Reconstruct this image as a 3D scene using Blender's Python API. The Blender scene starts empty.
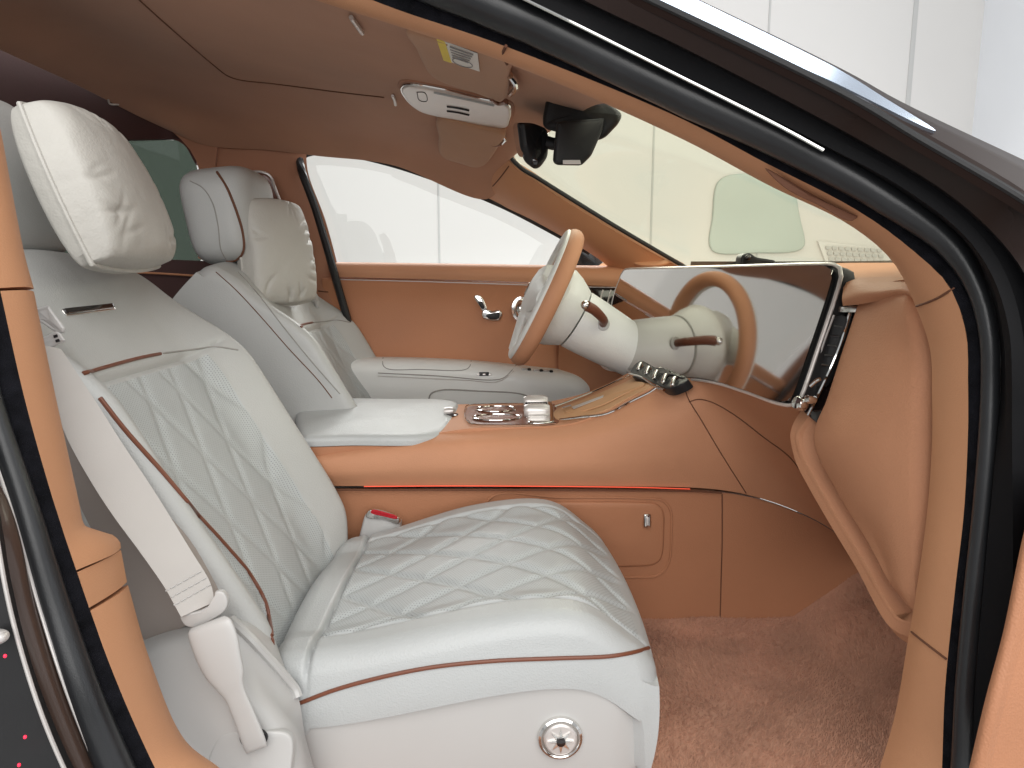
import bpy, bmesh, math, random
import numpy as np
from mathutils import Vector, Matrix
from mathutils.bvhtree import BVHTree
random.seed(7); np.random.seed(7)
sc = bpy.context.scene
col = sc.collection
PI = math.pi
# ------------------------------------------------------------------ camera
EYE = np.array([0.0, 0.0, 1.2]); FPX = 700.0
YAW, PITCH = math.radians(1.8), math.radians(9.0)
FW = np.array([math.sin(YAW)*math.cos(PITCH), math.cos(YAW)*math.cos(PITCH), -math.sin(PITCH)])
RT = np.array([math.cos(YAW), -math.sin(YAW), 0.0])
UP = np.cross(RT, FW)
def ray(px, py):
    v = FW + RT*(px-512)/FPX + UP*(384-py)/FPX
    return v
def P(px, py, d):
    "point seen at that pixel, d metres into the car (world Y)"
    v = ray(px, py); return EYE + v*(d/v[1])
def PL(lst): return [P(*q) for q in lst]
def PZ(px, py, z):
    v = ray(px, py); return EYE + v*((z-EYE[2])/v[2])
cam = bpy.data.objects.new('camera', bpy.data.cameras.new('camera')); col.objects.link(cam)
cam.data.sensor_width = 36; cam.data.lens = FPX/1024*36; cam.data.clip_end = 200; cam.data.clip_start = 0.02
M = Matrix((RT, UP, -FW)).transposed().to_4x4(); M.translation = Vector(EYE); cam.matrix_world = M
sc.camera = cam
# ------------------------------------------------------------------ maths
def A(l): return np.array(l, float)
def cr(pts, n, closed=False):
    "chord-length Catmull-Rom through pts, n samples"
    p = A(pts); m = len(p)
    if m == 2 and not closed:
        t = np.linspace(0,1,n)[:,None]; return p[0]*(1-t)+p[1]*t
    if closed:
        p = np.vstack([p[-2:], p, p[:3]]); off = 2; segs = m
    else:
        p = np.vstack([2*p[0]-p[1], p, 2*p[-1]-p[-2]]); off = 1; segs = m-1
    d = np.maximum(np.linalg.norm(np.diff(p,axis=0),axis=1),1e-6)**0.5   # centripetal
    k = np.concatenate([[0],np.cumsum(d)])
    seglen = d[off:off+segs]**2; cum = np.concatenate([[0],np.cumsum(seglen)]); tot = cum[-1]
    ss = np.linspace(0,tot,n,endpoint=not closed); out = []
    for s in ss:
        i = min(np.searchsorted(cum,s,side='right')-1, segs-1); i = max(i,0)
        f = (s-cum[i])/seglen[i]; j = off+i
        p0,p1,p2,p3 = p[j-1],p[j],p[j+1],p[j+2]; t0,t1,t2,t3 = k[j-1],k[j],k[j+1],k[j+2]
        t = t1+f*(t2-t1)
        a1=(t1-t)/(t1-t0)*p0+(t-t0)/(t1-t0)*p1; a2=(t2-t)/(t2-t1)*p1+(t-t1)/(t2-t1)*p2; a3=(t3-t)/(t3-t2)*p2+(t-t2)/(t3-t2)*p3
        b1=(t2-t)/(t2-t0)*a1+(t-t0)/(t2-t0)*a2; b2=(t3-t)/(t3-t1)*a2+(t-t1)/(t3-t1)*a3
        out.append((t2-t)/(t2-t1)*b1+(t-t1)/(t2-t1)*b2)
    return A(out)
def sstep(a,b,x):
    t = np.clip((x-a)/(b-a),0,1); return t*t*(3-2*t)
def rrect(w, h, r, n=6):
    pts = []
    for cx,cy,a0 in ((w/2-r,h/2-r,0),(-w/2+r,h/2-r,90),(-w/2+r,-h/2+r,180),(w/2-r,-h/2+r,270)):
        for i in range(n+1):
            a = math.radians(a0+90*i/n); pts.append((cx+r*math.cos(a), cy+r*math.sin(a)))
    return A(pts)
# ------------------------------------------------------------------ mesh pieces: (verts, faces, uvs per vert or None)
def grid_faces(m, n, flip=False, cu=False, cv=False, off=0):
    f = []
    for i in range(m if cu else m-1):
        for j in range(n if cv else n-1):
            q = (off+i*n+j, off+((i+1)%m)*n+j, off+((i+1)%m)*n+(j+1)%n, off+i*n+(j+1)%n)
            f.append(q[::-1] if flip else q)
    return f
def interp_grid(rows, nu, nv):
    R = [cr(r, nv) for r in rows]
    G = np.zeros((nu,nv,3))
    for j in range(nv): G[:,j] = cr([r[j] for r in R], nu)
    return G
def grid_normals(G):
    du = np.gradient(G,axis=0); dv = np.gradient(G,axis=1); n = np.cross(du,dv)
    l = np.linalg.norm(n,axis=2,keepdims=True); return n/np.maximum(l,1e-12)
def sheet(G, thick=0.0, disp=None, toward=None):
    """surface grid given thickness behind it (away from `toward`, the eye by default)"""
    m,n,_ = G.shape; N = grid_normals(G)
    t = EYE if toward is None else A(toward)
    if (N*(t-G)).sum() < 0: N = -N; flip = True
    else: flip = False
    if disp is not None: G = G+N*disp[...,None]; 
    F = grid_faces(m,n,flip)
    du = np.linalg.norm(np.diff(G,axis=0),axis=2).mean(1); dv = np.linalg.norm(np.diff(G,axis=1),axis=2).mean(0)
    uu = np.concatenate([[0],np.cumsum(du)]); vv = np.concatenate([[0],np.cumsum(dv)])
    uv = np.stack(np.meshgrid(uu,vv,indexing='ij'),-1).reshape(-1,2)
    V = G.reshape(-1,3)
    if thick <= 0: return V,F,uv
    B = (G-N*thick).reshape(-1,3); o = m*n
    F = F+grid_faces(m,n,not flip,off=o)
    ring = [i*n for i in range(m)]+[(m-1)*n+j for j in range(1,n)]+[i*n+n-1 for i in range(m-2,-1,-1)]+[j for j in range(n-2,0,-1)]
    for a,b in zip(ring, ring[1:]+ring[:1]):
        q = (a,b,b+o,a+o); F.append(q[::-1] if not flip else q)
    return np.vstack([V,B]),F,np.vstack([uv,uv])
def patch(rows, nu=24, nv=40, thick=0.006, disp=None, toward=None):
    return sheet(interp_grid(rows,nu,nv), thick, disp, toward)
def ppatch(rows, nu=24, nv=40, thick=0.006, disp=None, toward=None):
    return patch([PL(r) for r in rows], nu, nv, thick, disp, toward)
def frames(path, up=(0,0,1)):
    p = A(path); t = np.gradient(p,axis=0); t /= np.maximum(np.linalg.norm(t,axis=1,keepdims=True),1e-9)
    up = A(up) if np.ndim(up)==1 else A(up)
    s = np.cross(t, np.broadcast_to(up,t.shape)); l = np.linalg.norm(s,axis=1,keepdims=True)
    s = s/np.maximum(l,1e-6)
    # parallel-transport fallback where degenerate
    for i in range(len(p)):
        if l[i,0] < 1e-3: s[i] = s[i-1] if i else A((1,0,0))
    u = np.cross(s,t); return t,s,u
def sweep(path, prof, up=(0,0,1), scale=None, closed=False, caps=True):
    "prof: closed 2D loop (side, up)"
    p = A(path); t,s,u = frames(p, up); prof = A(prof); n = len(prof); m = len(p)
    if closed:
        t = np.roll(p,-1,0)-np.roll(p,1,0); t /= np.linalg.norm(t,axis=1,keepdims=True)
        s = np.cross(t, np.broadcast_to(A(up),t.shape)); s /= np.maximum(np.linalg.norm(s,axis=1,keepdims=True),1e-9); u = np.cross(s,t)
    sca = np.ones(m) if scale is None else A(scale)
    V = (p[:,None]+s[:,None]*(prof[None,:,0:1]*sca[:,None,None])+u[:,None]*(prof[None,:,1:2]*sca[:,None,None])).reshape(-1,3)
    F = grid_faces(m,n,True,cu=closed,cv=True)
    if caps and not closed: F += [tuple(range(n)), tuple((m-1)*n+j for j in range(n-1,-1,-1))]
    return V,F,None
def circ(r, n=12, ry=None): return [(r*math.cos(2*PI*i/n), (ry or r)*math.sin(2*PI*i/n)) for i in range(n)]
def tube(path, r, n=10, up=(0.013,0.31,0.95), closed=False, scale=None): return sweep(path, circ(r,n), up, scale, closed)
def loft(secs, closed=True, caps=True):
    S = [A(s) for s in secs]; n = len(S[0]); m = len(S)
    V = np.vstack(S); F = grid_faces(m,n,False,cv=closed)
    if caps: F += [tuple(range(n-1,-1,-1)), tuple((m-1)*n+j for j in range(n))]
    return V,F,None
def basis(n, hint=(0,0,1)):
    n = A(n)/np.linalg.norm(n); x = np.cross(A(hint),n)
    if np.linalg.norm(x) < 1e-4: x = np.cross(A((1,0,0)),n)
    x /= np.linalg.norm(x); y = np.cross(n,x); return x,y,n
def lathe(prof, c, axis, n=32, hint=(0,0,1), sx=1.0, sy=1.0):
    "prof list of (radius, height along axis)"
    x,y,z = basis(axis,hint); c = A(c)
    S = [[c+x*(r*sx*math.cos(2*PI*i/n))+y*(r*sy*math.sin(2*PI*i/n))+z*h for i in range(n)] for r,h in prof]
    return loft(S, True, True)
def slab(outline, n, depth, edge=0.0, bulge=0.0, rings=8, er=4, bk=None):
    """plate from a planar-ish 3D outline: front raised along n with rounded edge, back depth behind; bulge puffs the middle"""
    o = A(outline); n = A(n)/np.linalg.norm(n); c = o.mean(0); m = len(o)
    ins = []
    nxt = np.roll(o,-1,0)-np.roll(o,1,0); inn = np.cross(np.broadcast_to(n,nxt.shape),nxt); inn /= np.maximum(np.linalg.norm(inn,axis=1,keepdims=True),1e-9)
    if (inn*(c-o)).sum() < 0: inn = -inn
    S = [o-n*depth if bk is None else o+A(bk)]
    if edge > 0:
        for k in range(er+1):
            a = PI/2*k/er; S.append(o+inn*(edge*(1-math.cos(a)))+n*(edge*(math.sin(a)-1)))
    else: S.append(o)
    base = S[-1]
    for k in range(1,rings+1):
        f = 1-k/rings*0.97; S.append(c+(base-c)*f+n*bulge*(1-f**2))
    V = np.vstack(S); F = grid_faces(len(S),m,False,cv=True)
    F += [tuple(range(m-1,-1,-1)), tuple((len(S)-1)*m+j for j in range(m))]
    return V,F,None
def poly(pts, r=3.0, n=5):
    "pixel polygon (x,y,depth) with softly rounded corners -> 3D loop"
    p=A(pts); m=len(p); out=[]
    for i in range(m):
        a,b,c=p[i-1],p[i],p[(i+1)%m]; la=np.linalg.norm(a[:2]-b[:2]); lc=np.linalg.norm(c[:2]-b[:2])
        q0=b+(a-b)*min(r/la,.45); q1=b+(c-b)*min(r/lc,.45)
        for k in range(n+1): t=k/n; out.append((1-t)**2*q0+2*t*(1-t)*b+t*t*q1)
    return A([P(*q) for q in out])
def planar(c, n, outline2, hint=(0,0,1), rot=0.0):
    x,y,z = basis(n,hint); ca,sa = math.cos(rot),math.sin(rot)
    return A([A(c)+x*(u*ca-v*sa)+y*(u*sa+v*ca) for u,v in outline2])
def box(c, sx, sy, sz, n=None, hint=(0,0,1), r=0.0, rot=0.0):
    "rounded box: sx,sy across, sz along n"
    n = (0,0,1) if n is None else n
    if n == (0,0,1): hint = (0,1,0)
    r = min(r, sx/2*.95, sy/2*.95, sz/2*.95)
    x,y,z = basis(n,hint); out = planar((0,0,0),n,rrect(sx,sy,max(r,1e-4),4),hint,rot)
    S = []; K = 4 if r > 1e-4 else 0; z = A(z); c = A(c)
    def inset(d): return planar(c,n,rrect(sx-2*d,sy-2*d,max(r-d,1e-4)+1e-5,4),hint,rot)
    for k in range(K+1):
        a = PI/2*k/max(K,1); d = r*(1-math.sin(a)); S.append(inset(d)-z*(sz/2-r*(1-math.cos(a))))
    for k in range(K+1):
        a = PI/2*(1-k/max(K,1)); d = r*(1-math.sin(a)); S.append(inset(d)+z*(sz/2-r*(1-math.cos(a))))
    return loft(S)
def ell(c, rx, ry, rz, X=(1,0,0), Y=(0,1,0), Z=(0,0,1), nu=28, nv=20, ex=1.0):
    S = []; X,Y,Z,c = A(X),A(Y),A(Z),A(c)
    pw = lambda v: math.copysign(abs(v)**ex, v)
    for j in range(nv):
        b = -PI/2+PI*(j+.5)/nv
        S.append([c+X*rx*pw(math.cos(b))*pw(math.cos(2*PI*i/nu))+Y*ry*pw(math.cos(b))*pw(math.sin(2*PI*i/nu))+Z*rz*pw(math.sin(b)) for i in range(nu)])
    return loft(S)
# ------------------------------------------------------------------ objects
def thing(name, label, cat, loc, group=None):
    o = bpy.data.objects.new(name,None); col.objects.link(o); o.location = Vector(A(loc)); o.empty_display_size = 0.1
    o['label'] = label; o['category'] = cat
    if group: o['group'] = group
    return o
BV = {}
def wloc(o):
    l = A(o.location)
    while o.parent: o = o.parent; l = l+A(o.location)
    return l
def obj(name, pieces, mats, parent=None, smooth=35, recalc=True, label=None, sub=0, kind=None, matidx=None):
    if isinstance(pieces, tuple): pieces = [pieces]
    V=[];F=[];UVs=[];o=0;has=False;mi=[]
    for k,(v,f,uv) in enumerate(pieces):
        V.append(A(v)); F += [tuple(i+o for i in q) for q in f]; mi += [k]*len(f)
        if uv is not None: has = True; UVs.append(A(uv))
        else: UVs.append(np.zeros((len(v),2)))
        o += len(v)
    V = np.vstack(V); org = wloc(parent) if parent else np.zeros(3)
    me = bpy.data.meshes.new(name); me.from_pydata((V-org).tolist(),[],[tuple(int(i) for i in q) for q in F])
    if has:
        uv = np.vstack(UVs); L = me.uv_layers.new(name='UVMap'); idx = np.zeros(len(me.loops),dtype=np.int32); me.loops.foreach_get('vertex_index',idx)
        L.data.foreach_set('uv', uv[idx].astype(np.float32).ravel())
    if not isinstance(mats,(list,tuple)): mats = [mats]
    for m in mats: me.materials.append(m)
    if matidx == 'piece': me.polygons.foreach_set('material_index', np.array(mi,dtype=np.int32))
    if recalc:
        bm = bmesh.new(); bm.from_mesh(me); bmesh.ops.recalc_face_normals(bm,faces=bm.faces); bm.to_mesh(me); bm.free()
    if smooth:
        me.polygons.foreach_set('use_smooth',[True]*len(me.polygons))
        if smooth < 180: me.set_sharp_from_angle(angle=math.radians(smooth))
    ob = bpy.data.objects.new(name,me); col.objects.link(ob)
    if parent: ob.parent = parent
    if label: ob['label'] = label
    if kind: ob['kind'] = kind
    if sub:
        s = ob.modifiers.new('sub','SUBSURF'); s.levels = s.render_levels = sub
    BV[ob.name] = BVHTree.FromPolygons([Vector(v) for v in V],[tuple(int(i) for i in q) for q in F])
    return ob
def tag(o, label, cat, group=None):
    o['label'] = label; o['category'] = cat
    if group: o['group'] = group
    return o
def hit(px, py, obs, lift=0.0):
    "where the sight line through a pixel meets the built surfaces"
    best=None; v = Vector(ray(px,py)).normalized()
    for ob in (obs if isinstance(obs,(list,tuple)) else [obs]):
        l,n,i,d = BV[ob.name].ray_cast(Vector(EYE),v)
        if l is not None and (best is None or d < best[2]): best=(A(l),A(n),d)
    if best is None:      # just off the edge: nearest point of the surface to the sight line
        for ob in (obs if isinstance(obs,(list,tuple)) else [obs]):
            for t in np.linspace(.5,2.6,106):
                l,n,i,d = BV[ob.name].find_nearest(Vector(EYE)+v*float(t))
                if l is not None and (best is None or d < best[2]): best=(A(l),A(n),d)
    l,n,d = best
    if n@A(v) > 0: n = -n
    return l+n*lift, n
def hits(pix, obs, n=60, lift=0.0):
    "pixel polyline -> smooth 3D curve lying on surfaces"
    q = cr([(x,y) for x,y in pix], n); out=[]
    for x,y in q:
        l,_ = hit(x,y,obs,lift)
        if l is not None: out.append(l)
    out = A(out)
    # light smoothing
    for _ in range(2): out[1:-1] = .25*out[:-2]+.5*out[1:-1]+.25*out[2:]
    return out
def register(o, src):
    l = Vector(wloc(o))
    BV[o.name] = BVHTree.FromPolygons([l+v.co for v in o.data.vertices],[tuple(p.vertices) for p in o.data.polygons])
def dup(root, loc):
    r = root.copy(); col.objects.link(r); r.location = Vector(A(loc))
    for ch in list(root.children):
        c = ch.copy(); col.objects.link(c); c.parent = r
        for g in list(ch.children):
            e = g.copy(); col.objects.link(e); e.parent = c
    return r
# ------------------------------------------------------------------ materials
def mat(name, base, rough=0.5, metal=0.0, spec=0.5, bump=None, var=None, coat=0.0, sheen=0.0, emit=None, es=0.0, perf=None, ior=1.5, streak=None):
    """bump: list of (noise scale, strength, distance); var: (scale, amount) value variation; perf: dot spacing in UV metres"""
    m = bpy.data.materials.new(name); m.use_nodes = True; nt = m.node_tree; b = nt.nodes['Principled BSDF']; L = nt.links
    b.inputs['Base Color'].default_value = (*base,1); b.inputs['Roughness'].default_value = rough; b.inputs['Metallic'].default_value = metal
    b.inputs['Specular IOR Level'].default_value = spec; b.inputs['Coat Weight'].default_value = coat; b.inputs['Coat Roughness'].default_value = .04; b.inputs['IOR'].default_value = ior
    if sheen: b.inputs['Sheen Weight'].default_value = sheen; b.inputs['Sheen Roughness'].default_value = .5
    if emit: b.inputs['Emission Color'].default_value = (*emit,1); b.inputs['Emission Strength'].default_value = es
    tc = nt.nodes.new('ShaderNodeTexCoord')
    cur = None
    if var:
        n = nt.nodes.new('ShaderNodeTexNoise'); n.inputs['Scale'].default_value = var[0]; n.inputs['Detail'].default_value = 5; L.new(tc.outputs['Object'],n.inputs['Vector'])
        mr = nt.nodes.new('ShaderNodeMapRange'); mr.inputs['From Min'].default_value=.3; mr.inputs['From Max'].default_value=.7; mr.inputs['To Min'].default_value = 1-var[1]; mr.inputs['To Max'].default_value = 1+var[1]; L.new(n.outputs['Fac'],mr.inputs['Value'])
        mx = nt.nodes.new('ShaderNodeMix'); mx.data_type='RGBA'; mx.blend_type='MULTIPLY'; mx.inputs['Factor'].default_value=1; mx.inputs[6].default_value=(*base,1)
        L.new(mr.outputs[0],mx.inputs[7]); L.new(mx.outputs[2],b.inputs['Base Color']); cur = mx.outputs[2]
        r2 = nt.nodes.new('ShaderNodeMapRange'); r2.inputs['To Min'].default_value=max(rough-.08,0); r2.inputs['To Max'].default_value=min(rough+.08,1); L.new(n.outputs['Fac'],r2.inputs['Value']); L.new(r2.outputs[0],b.inputs['Roughness'])
    prev = None
    for (s,st,dist) in (bump or []):
        if s < 0:
            n = nt.nodes.new('ShaderNodeTexVoronoi'); n.inputs['Scale'].default_value = -s; out = n.outputs['Distance']
        else:
            n = nt.nodes.new('ShaderNodeTexNoise'); n.inputs['Scale'].default_value = s; n.inputs['Detail'].default_value = 3; out = n.outputs['Fac']
        L.new(tc.outputs['Object'],n.inputs['Vector'])
        bp = nt.nodes.new('ShaderNodeBump'); bp.inputs['Strength'].default_value = st; bp.inputs['Distance'].default_value = dist; L.new(out,bp.inputs['Height'])
        if prev: L.new(prev,bp.inputs['Normal'])
        prev = bp.outputs['Normal']
    if perf:
        # rows of punched holes, staggered, in the UV (metres) of the panel
        sx = nt.nodes.new('ShaderNodeSeparateXYZ'); L.new(tc.outputs['UV'],sx.inputs[0])
        def mth(op,a,bv=None,c=None):
            k = nt.nodes.new('ShaderNodeMath'); k.operation = op
            for i,v in enumerate((a,bv,c)):
                if v is None: continue
                if isinstance(v,(int,float)): k.inputs[i].default_value = v
                else: L.new(v,k.inputs[i])
            return k.outputs[0]
        a = mth('DIVIDE',sx.outputs[0],perf); c = mth('DIVIDE',sx.outputs[1],perf)
        row = mth('FLOOR',c); half = mth('MULTIPLY',mth('MODULO',row,2.0),0.5)
        fa = mth('SUBTRACT',mth('FRACT',mth('ADD',a,half)),0.5); fc = mth('SUBTRACT',mth('FRACT',c),0.5)
        d = mth('SQRT',mth('ADD',mth('MULTIPLY',fa,fa),mth('MULTIPLY',fc,fc)))
        hole = nt.nodes.new('ShaderNodeMapRange'); hole.inputs['From Min'].default_value=.14; hole.inputs['From Max'].default_value=.28; hole.inputs['To Min'].default_value=1; hole.inputs['To Max'].default_value=0; L.new(d,hole.inputs['Value'])
        mx = nt.nodes.new('ShaderNodeMix'); mx.data_type='RGBA'; L.new(hole.outputs[0],mx.inputs['Factor'])
        if cur: L.new(cur,mx.inputs[6])
        else: mx.inputs[6].default_value=(*base,1)
        mx.inputs[7].default_value=(base[0]*.55,base[1]*.55,base[2]*.55,1); L.new(mx.outputs[2],b.inputs['Base Color'])
        bp = nt.nodes.new('ShaderNodeBump'); bp.inputs['Strength'].default_value=.5; bp.inputs['Distance'].default_value=-.0006; L.new(hole.outputs[0],bp.inputs['Height'])
        if prev: L.new(prev,bp.inputs['Normal'])
        prev = bp.outputs['Normal']
    if prev: L.new(prev,b.inputs['Normal'])
    return m
def glassmat(name, tint, refl=0.08):
    m = bpy.data.materials.new(name); m.use_nodes = True; nt = m.node_tree; nt.nodes.remove(nt.nodes['Principled BSDF']); L = nt.links
    t = nt.nodes.new('ShaderNodeBsdfTransparent'); t.inputs[0].default_value=(*tint,1)
    g = nt.nodes.new('ShaderNodeBsdfGlossy'); g.inputs['Roughness'].default_value=.02
    mx0=None
    mx = nt.nodes.new('ShaderNodeMixShader'); mx.inputs[0].default_value=refl; L.new(t.outputs[0],mx.inputs[1]); L.new(g.outputs[0],mx.inputs[2])
    L.new(mx.outputs[0],nt.nodes['Material Output'].inputs[0]); return m
LB = [(-420,.22,.0015),(14,.12,.01)]
WL = mat('ivory_leather',(.425,.44,.44),.42,bump=LB,var=(6,.03))
WLW = mat('ivory_leather_warm',(.435,.44,.43),.45,bump=LB,var=(6,.03))
ROOFP = mat('brown_roof_edge_paint',(.020,.012,.010),.5,spec=.06,var=(3,.15))
WP = mat('ivory_leather_perforated',(.43,.452,.455),.44,bump=LB,perf=.0042,var=(6,.03))
WS = mat('ivory_soft_nappa',(.45,.435,.40),.5,bump=[(-300,.2,.0015),(11,.35,.02),(30,.15,.006)],var=(5,.04))
WD = mat('ivory_leather_lit',(.72,.73,.71),.42,bump=LB,var=(6,.03))  # paler copy of the ivory leather; missing cabin light put into the colour
BLUEM = mat('roof_glint_metal',(.66,.76,.90),.16,metal=.9,bump=[(8,.03,.004)])  # pale blue metal standing for light reflected along the roof edge
PAINTM = mat('brown_pillar_paint',(.020,.012,.010),.28,spec=.22,var=(3,.15))
WT = mat('ivory_plastic',(.46,.455,.445),.36,bump=[(900,.08,.0005)],var=(4,.02))
WB = mat('ivory_webbing',(.44,.42,.40),.7,bump=[(700,.3,.0006)],var=(10,.04))
TAN = mat('cognac_leather',(.50,.245,.138),.62,spec=.25,bump=[(-430,.25,.0014),(9,.1,.01)],var=(5,.05))
TAND = mat('cognac_leather_shaded',(.42,.19,.10),.55,spec=.35,bump=[(-430,.25,.0014),(9,.1,.01)],var=(5,.05))  # darker copy of the cognac leather; shade of recessed panels put into the colour
TANP = mat('cognac_pillar_skin',(.55,.275,.146),.58,spec=.35,bump=[(-500,.2,.001)],var=(4,.03))
TANR = mat('cognac_door_leather',(.47,.208,.108),.55,spec=.3,bump=[(-430,.2,.0014)],var=(4,.05))
SEAM = mat('brown_seam',(.13,.05,.025),.8,bump=[(900,.4,.0006)])
PIPE = mat('brown_piping',(.16,.05,.025),.45,bump=[(600,.2,.0005)])
GSEAM = mat('grey_seam',(.30,.29,.27),.8,bump=[(900,.4,.0006)])
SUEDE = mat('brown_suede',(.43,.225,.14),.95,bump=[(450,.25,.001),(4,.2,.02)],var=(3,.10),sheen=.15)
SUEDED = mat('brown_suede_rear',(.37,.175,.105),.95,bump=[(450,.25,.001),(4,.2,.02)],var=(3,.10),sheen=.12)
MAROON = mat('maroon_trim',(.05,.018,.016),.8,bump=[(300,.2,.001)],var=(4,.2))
BLACK = mat('black_plastic',(.018,.018,.019),.42,spec=.3,bump=[(800,.15,.0005)],var=(8,.15))
GLOSSB = mat('gloss_black',(.012,.008,.008),.06,coat=.6,var=(5,.2))
RUB = mat('black_rubber',(.018,.019,.021),.32,bump=[(700,.25,.0006),(20,.1,.004)],var=(12,.2))
GAP = mat('shadow_gap_black',(.006,.006,.007),.6,spec=.12,bump=[(300,.1,.001)],var=(8,.2))
FELT = mat('black_felt',(.006,.006,.008),.95,spec=.1,bump=[(900,.8,.0015)],var=(60,.5))
PAINT = mat('brown_paint',(.055,.033,.025),.30,spec=.35,coat=.3,bump=[(5,.02,.01)],var=(3,.15))
PAINTR = mat('brown_roof_paint',(.045,.027,.021),.15,spec=.5,coat=.7,bump=[(5,.02,.01)],var=(3,.15))
CHROME = mat('chrome',(.75,.74,.72),.07,metal=1,bump=[(60,.03,.002)])
SATIN = mat('satin_aluminium',(.62,.59,.57),.34,metal=.45,bump=[(200,.05,.001)],var=(20,.05))
WOOD = mat('brown_open_pore_wood',(.16,.055,.03),.35,bump=[(90,.2,.001)],var=(30,.25),coat=.3)
TRAY = mat('tan_tray_lining',(.48,.26,.13),.6,bump=[(700,.3,.0006)],var=(12,.06))
REDB = mat('red_release_button',(.45,.01,.02),.3,var=(20,.05))
STRIP = mat('red_ambient_light',(.8,.1,.05),.4,emit=(1,.10,.05),es=.55)
LED = mat('red_led',(.8,.02,.05),.4,emit=(1,.02,.06),es=1.6)
CARPET = mat('brown_carpet',(.52,.285,.19),1,var=(7,.16),sheen=.15)
WALL = mat('white_wall_panel',(.61,.598,.58),.6,bump=[(3,.05,.01)],var=(1.2,.015))
WALLB = mat('white_side_wall',(.80,.82,.85),.6,bump=[(3,.05,.01)],var=(1.2,.015))
WSEAM = mat('wall_joint',(.45,.45,.44),.8,bump=[(50,.1,.001)])
FLOORM = mat('showroom_floor',(.35,.35,.35),.3,bump=[(4,.05,.01)],var=(2,.05))
WREFL = mat('grey_green_reflection',(.40,.46,.43),.4,bump=[(3,.05,.01)],var=(2,.05))  # colour of a windscreen reflection, put on an added wall plate
PAPER = mat('white_label_paper',(.75,.75,.72),.6,var=(40,.03)); YEL = mat('yellow_label_band',(.75,.6,.08),.6,var=(40,.05)); INK = mat('grey_print',(.25,.25,.25),.7,var=(40,.1))
SCREEN = mat('display_glass',(.58,.56,.54),.05,metal=1,bump=[(1.5,.004,.01)])
WGLASS = glassmat('windscreen_glass',(.955,.955,.86),.05); SGLASS = glassmat('side_glass',(.98,.99,.98),.02); PGLASS = glassmat('privacy_glass',(.33,.38,.345),.04)
MIRROR = mat('mirror_glass',(.8,.82,.82),.02,metal=1,bump=[(2,.01,.01)])
# ------------------------------------------------------------------ showroom
def setting(name, pieces, m, **k):
    o = obj(name, pieces, m, None, **k); o['kind'] = 'structure'; return o
g = [[(-9,-9,0),(9,-9,0)],[(-9,9,0),(9,9,0)]]
setting('floor', patch(g,2,2,0.05,toward=(0,0,9)), FLOORM, recalc=False)
WY = 4.6; CX = P(985,0,WY)[0]
w = thing('showroom_wall','white panelled showroom wall with thin upright joints behind the car','wall',(0,WY,0))
obj('wall_panel', box((CX/2-4.5,WY+.1,2.5),CX+9,.2,5,r=0), WALL, w)
for px in (437,765,655,908):
    x = P(px,100,WY)[0]; obj('panel_joint', box((x,WY-.001,2.5),.012 if px!=908 else .03,.006,5,r=0), WSEAM, w)
w2 = thing('side_wall','bluish white side wall meeting the panelled wall in front of the car','wall',(CX+.1,1,0))
obj('side_wall', box((CX+.1,1.2,2.5),.2,6.8,5,r=0), WALLB, w2)
# windscreen reflections modelled as an added plate and slotted frame on the wall
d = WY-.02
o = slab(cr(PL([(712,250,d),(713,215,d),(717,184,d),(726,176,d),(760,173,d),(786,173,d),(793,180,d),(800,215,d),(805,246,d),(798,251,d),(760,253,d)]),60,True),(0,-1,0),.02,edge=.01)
tag(obj('windscreen_reflection', o, WREFL), 'grey green plate added on the wall for a windscreen reflection', 'reflection')
gr = thing('grille_reflection','pale slotted plate added on the wall for a windscreen reflection','grille',P(855,253,d))
obj('reflected_frame', slab(PL([(818,241,d),(872,247,d),(893,263,d),(826,263,d)]),(0,-1,0),.02,edge=.004), WALL, gr)
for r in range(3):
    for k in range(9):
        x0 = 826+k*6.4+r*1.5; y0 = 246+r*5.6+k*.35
        obj('reflected_slot', slab(PL([(x0,y0,d-.012),(x0+4.6,y0+.2,d-.012),(x0+5.0,y0+3.4,d-.012),(x0+.4,y0+3.2,d-.012)]),(0,-1,0),.006), WSEAM, gr)

# ------------------------------------------------------------------ car body
body = thing('car_body','dark brown car body with tan trimmed door opening and open front doorway','car body',(0,1.4,.3))
NR = 90
def strip2(a, b, thick, n=8, nv=NR, bulge=0.0):
    "smooth strip between two pixel+depth curves"
    ca, cb = cr(PL(a),nv), cr(PL(b),nv); t = np.linspace(0,1,n)[:,None,None]
    G = ca[None]*(1-t)+cb[None]*t
    disp = bulge*np.sin(PI*np.linspace(0,1,n))[:,None]*np.ones((1,nv)) if bulge else None
    return sheet(G, thick, disp)
# front loop of the doorway, from low right up over to the top left
T = [(940,800,.655),(942,768,.655),(945,690,.66),(955,590,.665),(964,511,.67),(968,430,.675),(968,384,.68),(966,333,.685),(949,286,.70),(917,254,.72),(860,212,.75),(760,160,.80),(680,118,.84),(507,47,.90),(393,8,.93),(310,-25,.95),(150,-90,.98)]
S = [(952,800,.645),(955,768,.645),(958,690,.65),(967,590,.655),(974,511,.66),(980,430,.665),(982,384,.67),(980,333,.675),(968,290,.69),(942,250,.71),(870,200,.74),(775,148,.79),(680,105,.83),(520,30,.89),(440,-2,.91),(350,-38,.93),(160,-110,.96)]
R = [(966,800,.63),(968,768,.63),(972,690,.635),(980,590,.64),(990,511,.645),(997,430,.65),(999,384,.655),(998,333,.66),(988,290,.675),(962,243,.69),(885,185,.72),(790,132,.765),(680,80,.81),(560,22,.86),(497,-5,.885),(400,-45,.91),(200,-130,.94)]
def ext(c, dx, dy, dd): return [(x+dx,y+dy,q+dd) for x,y,q in c]
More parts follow.
